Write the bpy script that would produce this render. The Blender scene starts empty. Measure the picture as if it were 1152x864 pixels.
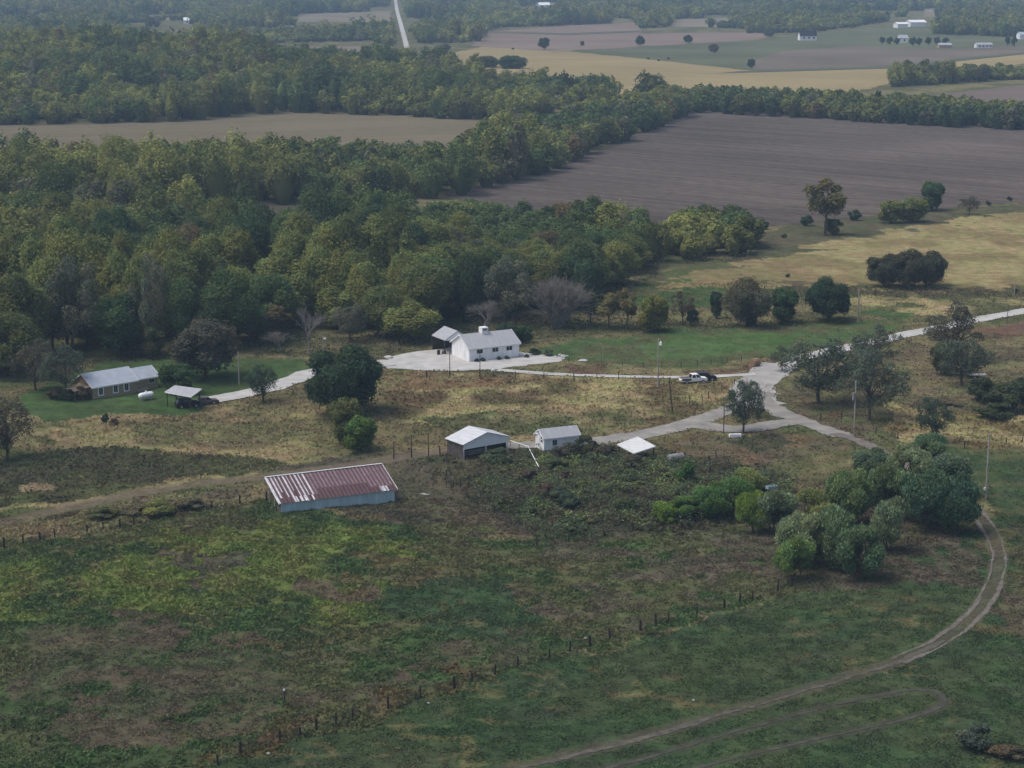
import bpy, bmesh, math, random
import numpy as np
from mathutils import Vector, Matrix

random.seed(7)
rng = np.random.default_rng(7)
scene = bpy.context.scene
COL = scene.collection
R = math.radians

# ------------------------------------------------------------------ camera, sky, sun, exposure
F_PX, CX, CY, HCAM = 2200.0, 576.0, 432.0, 77.0
PITCH = math.atan(492.0 / F_PX)
cam_d = bpy.data.cameras.new('camera')
cam_d.sensor_width = 36.0
cam_d.lens = F_PX / 1152.0 * 36.0
cam_d.clip_start = 1.0
cam_d.clip_end = 20000.0
cam = bpy.data.objects.new('camera', cam_d)
cam.location = (0, 0, HCAM)
cam.rotation_euler = (math.pi / 2 - PITCH, 0, 0)
COL.objects.link(cam)
scene.camera = cam

SUN_EL, SUN_AZ = R(62), R(-98)            # azimuth from +Y (view direction) towards +X
world = bpy.data.worlds.new('World')
scene.world = world
world.use_nodes = True
wn = world.node_tree
bg = wn.nodes['Background']
sky = wn.nodes.new('ShaderNodeTexSky')
sky.sky_type = 'NISHITA'
sky.sun_disc = False
sky.sun_elevation = SUN_EL
sky.sun_rotation = SUN_AZ
sky.air_density = 1.0
sky.dust_density = 4.0
sky.ozone_density = 1.0
wn.links.new(sky.outputs[0], bg.inputs[0])
bg.inputs[1].default_value = 0.094

sun_d = bpy.data.lights.new('sun', 'SUN')
sun_d.energy = 1.25
sun_d.angle = R(30)
sun_d.color = (1.0, 0.975, 0.935)
sun = bpy.data.objects.new('sun', sun_d)
sdir = Vector((math.sin(SUN_AZ) * math.cos(SUN_EL), math.cos(SUN_AZ) * math.cos(SUN_EL), math.sin(SUN_EL)))
sun.rotation_euler = sdir.to_track_quat('Z', 'Y').to_euler()
sun.location = (0, 0, 300)
COL.objects.link(sun)

vs = scene.view_settings
vs.view_transform = 'Standard'
vs.look = 'None'
vs.gamma = 1.0
vs.use_curve_mapping = False
vs.exposure = 0.6
cy = scene.cycles
cy.max_bounces = 5
cy.diffuse_bounces = 3
cy.glossy_bounces = 2
cy.transmission_bounces = 3
cy.volume_bounces = 1
cy.use_denoising = True

# ------------------------------------------------------------------ projection helpers
SP, CP = math.sin(PITCH), math.cos(PITCH)

def G(px, py, h=0.0):
    """world point at height h that the photograph shows at pixel (px, py)"""
    a = (px - CX) / F_PX
    b = -(py - CY) / F_PX
    dx, dy, dz = a, CP + b * SP, -SP + b * CP
    t = (h - HCAM) / dz
    return Vector((dx * t, dy * t, h))

def GN(px, py, h=0.0):
    px = np.asarray(px, float); py = np.asarray(py, float)
    a = (px - CX) / F_PX
    b = -(py - CY) / F_PX
    dy, dz = CP + b * SP, -SP + b * CP
    t = (h - HCAM) / dz
    return a * t, dy * t

def PN(x, y, z=0.0):
    x = np.asarray(x, float); y = np.asarray(y, float)
    zc = y * CP - (z - HCAM) * SP
    yc = y * SP + (z - HCAM) * CP
    zc = np.where(zc < 1, 1, zc)
    return CX + F_PX * x / zc, CY - F_PX * yc / zc

def S(py):
    """pixels per metre on the ground at image row py"""
    return CP * (py + 60.0) / HCAM

# ------------------------------------------------------------------ noise
def _hash(ix, iy, seed):
    n = (ix.astype(np.int64) * 374761393 + iy.astype(np.int64) * 668265263 + seed * 1274126177) & 0x7fffffff
    n = ((n ^ (n >> 13)) * 1274126177) & 0x7fffffff
    n = n ^ (n >> 16)
    return (n & 0xffff) / 65535.0

def vnoise(x, y, seed=0):
    x = np.asarray(x, float); y = np.asarray(y, float)
    ix, iy = np.floor(x), np.floor(y)
    fx, fy = x - ix, y - iy
    fx = fx * fx * (3 - 2 * fx); fy = fy * fy * (3 - 2 * fy)
    a = _hash(ix, iy, seed); b = _hash(ix + 1, iy, seed)
    c = _hash(ix, iy + 1, seed); d = _hash(ix + 1, iy + 1, seed)
    return (a * (1 - fx) + b * fx) * (1 - fy) + (c * (1 - fx) + d * fx) * fy

def fbm(x, y, seed=0, oct=4):
    r = 0; amp = 1; tot = 0
    for i in range(oct):
        r = r + amp * vnoise(x * 2 ** i, y * 2 ** i, seed + 17 * i)
        tot += amp; amp *= 0.55
    return r / tot

def sstep(a, b, x):
    t = np.clip((x - a) / (b - a), 0, 1)
    return t * t * (3 - 2 * t)

HILL = G(40, 92)
def zt(x, y):
    """terrain height"""
    x = np.asarray(x, float); y = np.asarray(y, float)
    d = np.hypot(x, y)
    und = 0.28 * np.sin(x * 0.06 + 1) * np.sin(y * 0.045) + 0.16 * np.sin(x * 0.11 + y * 0.09 + 0.5)
    und = und * (1 - sstep(360, 470, d)) * sstep(60, 110, d)
    q = np.hypot((x - HILL.x) / 330.0, (y - HILL.y) / 300.0)
    return und + 17.0 * (1 - sstep(0, 1, q)) * (0.8 + 0.4 * vnoise(x / 90, y / 90, 5))

def ground(px, py):
    g = G(px, py)
    z = float(zt(g.x, g.y))
    return Vector((g.x, g.y, z))

def inpoly(px, py, poly):
    px = np.asarray(px, float); py = np.asarray(py, float)
    r = np.zeros(px.shape, bool)
    n = len(poly)
    for i in range(n):
        x0, y0 = poly[i]; x1, y1 = poly[(i + 1) % n]
        if y0 == y1: continue
        c = ((y0 > py) != (y1 > py)) & (px < (x1 - x0) * (py - y0) / (y1 - y0) + x0)
        r ^= c
    return r

def distpoly(px, py, line):
    px = np.asarray(px, float); py = np.asarray(py, float)
    best = np.full(px.shape, 1e9)
    for (x0, y0), (x1, y1) in zip(line[:-1], line[1:]):
        dx, dy = x1 - x0, y1 - y0
        t = np.clip(((px - x0) * dx + (py - y0) * dy) / (dx * dx + dy * dy + 1e-9), 0, 1)
        best = np.minimum(best, np.hypot(px - x0 - t * dx, py - y0 - t * dy))
    return best

# ------------------------------------------------------------------ materials
def nt(name):
    m = bpy.data.materials.new(name)
    m.use_nodes = True
    t = m.node_tree
    t.nodes.clear()
    return m, t, t.nodes, t.links

def N(t, kind, **kw):
    n = t.nodes.new(kind)
    for k, v in kw.items():
        if k.startswith('i_'):
            n.inputs[k[2:].replace('_', ' ')].default_value = v
        else:
            setattr(n, k, v)
    return n

def surface(name, col, rough=0.8, var=0.25, scale=3.0, spec=0.3, bump=0.0, metallic=0.0, col2=None, stretch=None, detail=4.0):
    """solid material whose colour wanders with object-space noise"""
    m, t, ns, ls = nt(name)
    out = N(t, 'ShaderNodeOutputMaterial')
    b = N(t, 'ShaderNodeBsdfPrincipled')
    b.inputs['Roughness'].default_value = rough
    b.inputs['Metallic'].default_value = metallic
    b.inputs['Specular IOR Level'].default_value = spec
    tc = N(t, 'ShaderNodeTexCoord')
    mp = N(t, 'ShaderNodeMapping')
    if stretch: mp.inputs['Scale'].default_value = stretch
    no = N(t, 'ShaderNodeTexNoise')
    no.inputs['Scale'].default_value = scale
    no.inputs['Detail'].default_value = detail
    no.inputs['Roughness'].default_value = 0.6
    mx = N(t, 'ShaderNodeMix', data_type='RGBA')
    lo = tuple(c * (1 - var) for c in col)
    hi = col2 or tuple(c * (1 + var) for c in col)
    mx.inputs[6].default_value = (*lo, 1)
    mx.inputs[7].default_value = (*hi, 1)
    rp = N(t, 'ShaderNodeMapRange')
    rp.inputs[1].default_value = 0.3; rp.inputs[2].default_value = 0.7
    ls.new(tc.outputs['Object'], mp.inputs[0]); ls.new(mp.outputs[0], no.inputs[0])
    ls.new(no.outputs[0], rp.inputs[0]); ls.new(rp.outputs[0], mx.inputs[0])
    ls.new(mx.outputs[2], b.inputs['Base Color'])
    if bump:
        bp = N(t, 'ShaderNodeBump')
        bp.inputs['Strength'].default_value = bump
        bp.inputs['Distance'].default_value = 0.2
        ls.new(no.outputs[0], bp.inputs['Height']); ls.new(bp.outputs[0], b.inputs['Normal'])
    ls.new(b.outputs[0], out.inputs[0])
    return m

def leafmat(name, mode):
    """foliage: colour from the object (individual trees) or from a face attribute (merged woods)"""
    m, t, ns, ls = nt(name)
    out = N(t, 'ShaderNodeOutputMaterial')
    if mode == 'object':
        oi = N(t, 'ShaderNodeObjectInfo')
        at = N(t, 'ShaderNodeAttribute', attribute_name='v')
        ml = N(t, 'ShaderNodeMix', data_type='RGBA', blend_type='MULTIPLY')
        ml.inputs[0].default_value = 1
        ls.new(oi.outputs['Color'], ml.inputs[6]); ls.new(at.outputs['Color'], ml.inputs[7])
        colr = ml.outputs[2]
    else:
        at = N(t, 'ShaderNodeAttribute', attribute_name='Col')
        colr = at.outputs['Color']
    d = N(t, 'ShaderNodeBsdfDiffuse'); tr = N(t, 'ShaderNodeBsdfTranslucent')
    mx = N(t, 'ShaderNodeMixShader'); mx.inputs[0].default_value = 0.30
    ls.new(colr, d.inputs[0]); ls.new(colr, tr.inputs[0])
    ls.new(d.outputs[0], mx.inputs[1]); ls.new(tr.outputs[0], mx.inputs[2])
    ls.new(mx.outputs[0], out.inputs[0])
    return m

def groundmat(name):
    m, t, ns, ls = nt(name)
    out = N(t, 'ShaderNodeOutputMaterial')
    at = N(t, 'ShaderNodeAttribute', attribute_name='Col')
    tc = N(t, 'ShaderNodeTexCoord')
    prev = at.outputs['Color']
    for sc_, lo, hi in ((0.35, 0.82, 1.18), (1.6, 0.8, 1.2), (6.0, 0.82, 1.18)):
        no = N(t, 'ShaderNodeTexNoise'); no.inputs['Scale'].default_value = sc_
        no.inputs['Detail'].default_value = 3
        rp = N(t, 'ShaderNodeMapRange')
        rp.inputs[1].default_value = 0.3; rp.inputs[2].default_value = 0.7
        rp.inputs[3].default_value = lo; rp.inputs[4].default_value = hi
        ml = N(t, 'ShaderNodeMix', data_type='RGBA', blend_type='MULTIPLY'); ml.inputs[0].default_value = 1
        ls.new(tc.outputs['Object'], no.inputs[0]); ls.new(no.outputs[0], rp.inputs[0])
        ls.new(prev, ml.inputs[6]); ls.new(rp.outputs[0], ml.inputs[7])
        prev = ml.outputs[2]
        if sc_ == 1.6: bno = no
    b = N(t, 'ShaderNodeBsdfDiffuse'); b.inputs['Roughness'].default_value = 1
    bp = N(t, 'ShaderNodeBump'); bp.inputs['Strength'].default_value = 0.6; bp.inputs['Distance'].default_value = 0.3
    ls.new(bno.outputs[0], bp.inputs['Height']); ls.new(bp.outputs[0], b.inputs['Normal'])
    ls.new(prev, b.inputs[0]); ls.new(b.outputs[0], out.inputs[0])
    return m

def fieldmat(name, col, ang, var=0.12, streak=0.16, period=None):
    """worked field: colour streaked along its rows"""
    m, t, ns, ls = nt(name)
    out = N(t, 'ShaderNodeOutputMaterial')
    tc = N(t, 'ShaderNodeTexCoord')
    prev = None
    base = N(t, 'ShaderNodeRGB'); base.outputs[0].default_value = (*col, 1)
    prev = base.outputs[0]
    for scl, st, lo, hi in ((0.012, 1.0, 1 - var, 1 + var), (0.25, 0.03, 1 - streak, 1 + streak), (0.9, 0.25, 1 - streak, 1 + streak)):
        mp = N(t, 'ShaderNodeMapping'); mp.vector_type = 'TEXTURE'
        mp.inputs['Rotation'].default_value = (0, 0, ang)
        mp.inputs['Scale'].default_value = (1 / st, 1, 1)
        no = N(t, 'ShaderNodeTexNoise'); no.inputs['Scale'].default_value = scl; no.inputs['Detail'].default_value = 3
        rp = N(t, 'ShaderNodeMapRange')
        rp.inputs[1].default_value = 0.3; rp.inputs[2].default_value = 0.7
        rp.inputs[3].default_value = lo; rp.inputs[4].default_value = hi
        ml = N(t, 'ShaderNodeMix', data_type='RGBA', blend_type='MULTIPLY'); ml.inputs[0].default_value = 1
        ls.new(tc.outputs['Object'], mp.inputs[0]); ls.new(mp.outputs[0], no.inputs[0])
        ls.new(no.outputs[0], rp.inputs[0]); ls.new(prev, ml.inputs[6]); ls.new(rp.outputs[0], ml.inputs[7])
        prev = ml.outputs[2]
    b = N(t, 'ShaderNodeBsdfDiffuse'); b.inputs['Roughness'].default_value = 1
    ls.new(prev, b.inputs[0]); ls.new(b.outputs[0], out.inputs[0])
    return m

M_LEAF = leafmat('foliage', 'object')
M_WOOD = leafmat('wood_foliage', 'attr')
M_GROUND = groundmat('ground_cover')
M_BARK = surface('bark', (0.085, 0.07, 0.055), 0.9, 0.35, 4)
M_BARE = surface('pale_bark', (0.27, 0.25, 0.23), 0.9, 0.3, 4)
M_TWIG = surface('grey_twigs', (0.215, 0.20, 0.175), 0.9, 0.3, 3)
M_GRAVEL = surface('pale_gravel', (0.43, 0.42, 0.395), 0.95, 0.2, 0.35, bump=0.05, detail=9)
M_ROADP = surface('pale_grey_gravel', (0.325, 0.312, 0.288), 0.95, 0.22, 0.35, bump=0.05, detail=9)
M_ROAD = surface('grey_gravel', (0.25, 0.236, 0.212), 0.95, 0.28, 0.3, bump=0.05, detail=9)
M_DIRT = surface('rutted_dirt', (0.135, 0.12, 0.10), 0.95, 0.35, 0.9, bump=0.4)
M_DIRT2 = surface('worn_dirt', (0.088, 0.08, 0.062), 0.95, 0.4, 1.2)
M_LANE = surface('brown_gravel', (0.155, 0.135, 0.112), 0.95, 0.35, 0.5, detail=9)
M_RUT = surface('packed_ruts', (0.058, 0.059, 0.045), 0.95, 0.35, 0.7)
M_WHITE = surface('white_paint', (0.80, 0.80, 0.79), 0.6, 0.06, 2.0)
M_WHITE2 = surface('chalky_white_siding', (0.80, 0.81, 0.81), 0.7, 0.12, 1.5, stretch=(1, 1, 0.3))
M_ROOF = surface('grey_metal_roof', (0.36, 0.37, 0.385), 0.5, 0.12, 1.2, stretch=(3, 0.4, 0.4))
M_ROOFS = surface('white_sheet_roof', (0.62, 0.62, 0.61), 0.6, 0.1, 1.0)
M_ROOFW = surface('pale_metal_roof', (0.56, 0.57, 0.58), 0.5, 0.14, 1.2, stretch=(3, 0.4, 0.4))
M_ROOFB = surface('blue_grey_roof', (0.36, 0.40, 0.45), 0.6, 0.12, 1.0)
M_TAN = surface('tan_siding', (0.37, 0.275, 0.19), 0.8, 0.2, 2, stretch=(0.3, 0.3, 4))
M_DARK = surface('dark_glass', (0.015, 0.017, 0.02), 0.15, 0.3, 2, spec=0.5)
M_DKWOOD = surface('dark_weathered_wood', (0.055, 0.045, 0.037), 0.9, 0.35, 3, stretch=(1, 1, 0.3))
M_POLE = surface('grey_pole_wood', (0.34, 0.31, 0.27), 0.9, 0.2, 2, stretch=(1, 1, 0.15))
M_POLED = surface('brown_pole_wood', (0.08, 0.065, 0.05), 0.9, 0.25, 2, stretch=(1, 1, 0.15))
M_WIRE = surface('fence_wire', (0.10, 0.10, 0.10), 0.6, 0.1, 2)
M_GALV = surface('galvanised_sheet', (0.42, 0.53, 0.55), 0.6, 0.16, 0.8, stretch=(2, 2, 0.4))
M_RUSTW = surface('rusty_wall', (0.085, 0.07, 0.066), 0.85, 0.4, 1.5)
M_STONE = surface('pale_stone', (0.45, 0.44, 0.42), 0.9, 0.25, 2)
M_BLACK = surface('black_paint', (0.012, 0.012, 0.014), 0.35, 0.2, 2)
M_TYRE = surface('tyre_rubber', (0.02, 0.02, 0.02), 0.9, 0.2, 4)
M_RIM = surface('wheel_rim', (0.4, 0.4, 0.41), 0.4, 0.1, 4)
M_RED = surface('red_paint', (0.28, 0.05, 0.04), 0.6, 0.25, 2)
M_HAY = surface('weathered_hay', (0.24, 0.16, 0.10), 0.95, 0.35, 3, bump=0.5)
M_TANK = surface('dull_grey_steel', (0.24, 0.235, 0.23), 0.7, 0.35, 1.5)
M_BEDCOV = surface('grey_bed_cover', (0.12, 0.105, 0.10), 0.7, 0.2, 3)
M_CONC = surface('concrete', (0.36, 0.34, 0.32), 0.9, 0.2, 1)

def barn_roof_mat():
    """sheet roof: rust all over with paler galvanised sheets in stripes up the slope"""
    m, t, ns, ls = nt('rusty_striped_sheet')
    out = N(t, 'ShaderNodeOutputMaterial')
    b = N(t, 'ShaderNodeBsdfPrincipled'); b.inputs['Roughness'].default_value = 0.65
    at = N(t, 'ShaderNodeAttribute', attribute_name='Col')
    tc = N(t, 'ShaderNodeTexCoord')
    no = N(t, 'ShaderNodeTexNoise'); no.inputs['Scale'].default_value = 1.6; no.inputs['Detail'].default_value = 5
    rp = N(t, 'ShaderNodeMapRange'); rp.inputs[1].default_value = .3; rp.inputs[2].default_value = .7
    rp.inputs[3].default_value = .7; rp.inputs[4].default_value = 1.25
    ml = N(t, 'ShaderNodeMix', data_type='RGBA', blend_type='MULTIPLY'); ml.inputs[0].default_value = 1
    ls.new(tc.outputs['Object'], no.inputs[0]); ls.new(no.outputs[0], rp.inputs[0])
    ls.new(at.outputs['Color'], ml.inputs[6]); ls.new(rp.outputs[0], ml.inputs[7])
    ls.new(ml.outputs[2], b.inputs['Base Color']); ls.new(b.outputs[0], out.inputs[0])
    return m
M_BARNROOF = barn_roof_mat()

# ------------------------------------------------------------------ object helpers
def tag(o, label=None, cat=None, group=None, kind=None):
    if label: o['label'] = label
    if cat: o['category'] = cat
    if group: o['group'] = group
    if kind: o['kind'] = kind
    return o

def empty(name, loc, rz=0.0, label=None, cat=None, group=None):
    o = bpy.data.objects.new(name, None)
    o.empty_display_size = 0.5
    o.location = loc
    o.rotation_euler = (0, 0, rz)
    COL.objects.link(o)
    return tag(o, label, cat, group)

def np_mesh(name, V, Q, mats, attr=None, smooth=False):
    """mesh from a vertex array and an array of quads or triangles; attr = (name, Nx3 face colours)"""
    me = bpy.data.meshes.new(name)
    V = np.ascontiguousarray(V, np.float32); Q = np.ascontiguousarray(Q, np.int32)
    n, k = Q.shape
    me.vertices.add(len(V)); me.vertices.foreach_set('co', V.ravel())
    me.loops.add(n * k); me.loops.foreach_set('vertex_index', Q.ravel())
    me.polygons.add(n)
    me.polygons.foreach_set('loop_start', np.arange(0, n * k, k, dtype=np.int32))
    try: me.polygons.foreach_set('loop_total', np.full(n, k, dtype=np.int32))
    except Exception: pass
    if smooth: me.polygons.foreach_set('use_smooth', np.ones(n, bool))
    me.update(calc_edges=True)
    if attr:
        an, dom, C = attr
        a = me.attributes.new(an, 'FLOAT_COLOR', dom)
        c4 = np.ones((len(C), 4), np.float32); c4[:, :3] = C
        a.data.foreach_set('color', c4.ravel())
    for m in mats: me.materials.append(m)
    return me

def link(name, me, parent=None, loc=(0, 0, 0)):
    o = bpy.data.objects.new(name, me)
    o.location = loc
    COL.objects.link(o)
    if parent: o.parent = parent
    return o

class MB:
    """collects simple shapes into one mesh"""
    def __init__(s): s.v = []; s.f = []
    def quad(s, pts):
        i = len(s.v); s.v += [tuple(p) for p in pts]; s.f.append(tuple(range(i, i + len(pts))))
    def hexa(s, p):
        """8 corners: bottom ring 0-3, top ring 4-7"""
        i = len(s.v); s.v += [tuple(q) for q in p]
        for f in ((0, 3, 2, 1), (4, 5, 6, 7), (0, 1, 5, 4), (1, 2, 6, 5), (2, 3, 7, 6), (3, 0, 4, 7)):
            s.f.append(tuple(i + k for k in f))
    def box(s, x0, x1, y0, y1, z0, z1):
        s.hexa([(x0, y0, z0), (x1, y0, z0), (x1, y1, z0), (x0, y1, z0), (x0, y0, z1), (x1, y0, z1), (x1, y1, z1), (x0, y1, z1)])
    def prism(s, prof, y0, y1):
        """profile in xz, extruded along y"""
        i = len(s.v); n = len(prof)
        s.v += [(x, y0, z) for x, z in prof] + [(x, y1, z) for x, z in prof]
        s.f.append(tuple(i + k for k in range(n))); s.f.append(tuple(i + n + k for k in reversed(range(n))))
        for k in range(n):
            k2 = (k + 1) % n
            s.f.append((i + k, i + n + k, i + n + k2, i + k2))
    def prismx(s, prof, x0, x1):
        """profile in yz, extruded along x"""
        i = len(s.v); n = len(prof)
        s.v += [(x0, y, z) for y, z in prof] + [(x1, y, z) for y, z in prof]
        s.f.append(tuple(i + k for k in reversed(range(n)))); s.f.append(tuple(i + n + k for k in range(n)))
        for k in range(n):
            k2 = (k + 1) % n
            s.f.append((i + k, i + k2, i + n + k2, i + n + k))
    def tube(s, p, q, r0, r1=None, n=8, cap=True):
        r1 = r0 if r1 is None else r1
        p, q = Vector(p), Vector(q)
        d = (q - p).normalized()
        u = d.orthogonal().normalized(); w = d.cross(u)
        i = len(s.v)
        for c, r in ((p, r0), (q, r1)):
            for k in range(n):
                a = 2 * math.pi * k / n
                s.v.append(tuple(c + u * (r * math.cos(a)) + w * (r * math.sin(a))))
        for k in range(n):
            k2 = (k + 1) % n
            s.f.append((i + k, i + k2, i + n + k2, i + n + k))
        if cap:
            s.f.append(tuple(i + k for k in reversed(range(n)))); s.f.append(tuple(i + n + k for k in range(n)))
    def lathe(s, prof, axis='z', n=16, c=(0, 0, 0)):
        """profile [(r, t)] turned around an axis through c"""
        i = len(s.v)
        for r, t in prof:
            for k in range(n):
                a = 2 * math.pi * k / n
                ca, sa = r * math.cos(a), r * math.sin(a)
                p = {'z': (ca, sa, t), 'x': (t, ca, sa), 'y': (ca, t, sa)}[axis]
                s.v.append((p[0] + c[0], p[1] + c[1], p[2] + c[2]))
        for j in range(len(prof) - 1):
            for k in range(n):
                k2 = (k + 1) % n
                s.f.append((i + j * n + k, i + j * n + k2, i + (j + 1) * n + k2, i + (j + 1) * n + k))
        s.f.append(tuple(i + k for k in reversed(range(n)))); s.f.append(tuple(i + (len(prof) - 1) * n + k for k in range(n)))
    def build(s, name, mat, parent=None, loc=(0, 0, 0), smooth=False, bevel=0.0):
        me = bpy.data.meshes.new(name)
        me.from_pydata(s.v, [], s.f)
        bm = bmesh.new(); bm.from_mesh(me)
        if bevel:
            bmesh.ops.bevel(bm, geom=list(bm.edges), offset=bevel, segments=2, affect='EDGES', clamp_overlap=True)
        bmesh.ops.recalc_face_normals(bm, faces=bm.faces)
        bm.to_mesh(me); bm.free()
        if smooth:
            me.polygons.foreach_set('use_smooth', np.ones(len(me.polygons), bool))
        me.materials.append(mat)
        return link(name, me, parent, loc)

# ------------------------------------------------------------------ where things are (in photograph pixels)
WOOD_NEAR = [(-70, 436), (20, 428), (60, 408), (150, 401), (200, 404), (260, 398), (340, 396), (430, 390), (500, 380), (560, 376), (588, 368), (592, 352),
             (655, 350), (672, 338), (700, 322), (730, 306), (752, 300), (752, 292), (735, 290), (690, 278), (640, 268), (600, 262), (520, 256), (440, 263), (360, 274),
             (335, 280), (260, 280), (235, 268), (200, 252), (100, 245), (-70, 245)]
WOOD_LOBE = [(752, 292), (800, 292), (850, 284), (858, 272), (830, 266), (760, 268)]
WOOD_MID = [(-70, 246), (100, 246), (200, 250), (240, 240), (250, 231), (330, 230), (420, 230), (520, 221), (600, 200), (640, 185), (700, 160), (785, 126),
            (790, 117), (745, 119), (700, 126), (640, 138), (580, 168), (530, 184), (480, 186), (400, 183), (300, 184), (200, 186), (120, 192), (60, 200), (-70, 200)]
WOOD_HILL = [(-70, 143), (100, 140), (190, 138), (260, 133), (330, 128), (440, 131), (560, 138), (640, 126), (700, 112), (745, 106), (745, 117), (700, 111), (650, 107),
             (560, 102), (500, 96), (465, 84), (430, 74), (400, 84), (330, 88), (250, 84), (240, 66), (-70, 66)]
LINE_MID = [(780, 127), (860, 131), (960, 137), (1060, 143), (1190, 149), (1190, 136), (1060, 129), (1000, 126), (960, 122), (880, 119), (800, 116), (780, 116)]
LINE_UP = [(1000, 99), (1090, 93), (1190, 87), (1190, 80), (1090, 85), (1010, 91)]
FAR_A = [(-70, 64), (240, 64), (262, 58), (262, 50), (420, 46), (438, 54), (470, 62), (480, 56), (538, 48), (545, 36), (560, 31), (640, 29), (716, 25),
         (722, 37), (850, 36), (950, 24), (1030, 18), (1152, 24), (1200, 20), (1200, -16), (-70, -16)]
FAR_B = [(1048, 39), (1190, 44), (1190, 28), (1060, 26)]
FAR_C = [(840, 38), (905, 37), (960, 31), (1000, 24), (960, 24), (850, 30)]
FAR_GAPS = [[(335, 16), (400, 14), (440, 12), (440, 25), (335, 25)], [(0, 20), (60, 16), (60, 24), (0, 26)], [(485, 9), (530, 9), (530, 20), (485, 20)],
            [(580, 8), (625, 6), (625, 20), (580, 20)], [(755, 22), (825, 20), (825, 31), (755, 30)], [(1040, 10), (1152, 8), (1152, 18), (1040, 19)],
            [(0, 3), (40, 3), (40, 13), (0, 13)], [(860, 2), (900, 2), (900, 12), (860, 10)], [(600, 3), (630, 3), (630, 12), (600, 12)],
            [(150, 18), (210, 16), (210, 22), (150, 24)]]
FAR_ROAD = [(443, -14), (446, 8), (450, 24), (458, 54)]

ROADS = [  # name, material, centreline, width in metres, ragged edge
    ('gravel_road', M_GRAVEL, [(1190, 343), (1152, 350), (1100, 359), (1050, 371), (1005, 380), (940, 395), (890, 409), (866, 418)], 4.2, 0.3),
    ('gravel_road', M_ROADP, [(880, 411), (858, 424), (846, 436), (850, 450), (866, 456)], 7.6, 0.8),
    ('gravel_road', M_ROAD, [(862, 440), (848, 450), (810, 466), (770, 479), (720, 490), (660, 498), (610, 502), (568, 504)], 4.5, 0.7),
    ('gravel_road', M_ROAD, [(850, 446), (870, 458), (890, 468), (920, 480), (948, 490)], 4.3, 0.9),
    ('dirt_lane', M_LANE, [(940, 487), (962, 495), (985, 505), (1008, 517), (1024, 530)], 2.8, 0.9),
    ('gravel_road', M_ROAD, [(780, 479), (830, 484), (870, 478), (905, 472)], 4.4, 0.7),
    ('driveway', M_GRAVEL, [(850, 421), (800, 423), (740, 424.5), (680, 424), (620, 422), (560, 417)], 2.2, 0.4),
    ('driveway', M_GRAVEL, [(232, 450), (262, 445), (300, 438), (330, 428), (352, 420), (400, 412), (440, 408)], 5.0, 0.6),
    ('far_road', M_GRAVEL, FAR_ROAD, 4.2, 0.3),
]
YARD = [(428, 408), (442, 401), (470, 396), (505, 392), (560, 392), (600, 397), (636, 401), (630, 406), (600, 410), (560, 416), (520, 417), (470, 416), (436, 414)]
TRACK_MAIN = [(1092, 568), (1105, 585), (1117, 605), (1124, 630), (1118, 660), (1098, 692), (1060, 720), (1010, 742), (960, 758), (900, 779), (850, 796), (790, 812), (720, 832), (650, 848), (580, 866), (520, 880)]
TRACK_LOOP = [(640, 876), (740, 851), (830, 826), (910, 803), (970, 786), (1020, 776), (1050, 776), (1062, 786), (1045, 800), (990, 817), (910, 836), (830, 855), (740, 876)]
TRACK_LEFT = [(-40, 598), (20, 584), (80, 570), (150, 556), (220, 546), (300, 536), (380, 524), (440, 516), (500, 508)]

FENCE_FRONT = [(245, 860), (271, 849), (315, 835), (338, 830), (356, 822), (378, 818), (397, 809), (437, 797), (473, 785), (511, 774), (531, 767), (557, 759), (583, 751), (618, 742), (641, 734),
               (664, 728), (686, 721), (720, 710), (738, 704), (752, 699), (784, 690), (815, 682), (832, 676), (846, 673), (875, 664), (891, 659)]
FENCE_LEFT = [(-20, 624), (5, 618), (26, 613), (45, 610), (62, 607), (98, 601), (116, 597), (135, 594), (151, 591), (170, 587), (204, 580), (238, 575), (270, 570), (300, 566)]

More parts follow.
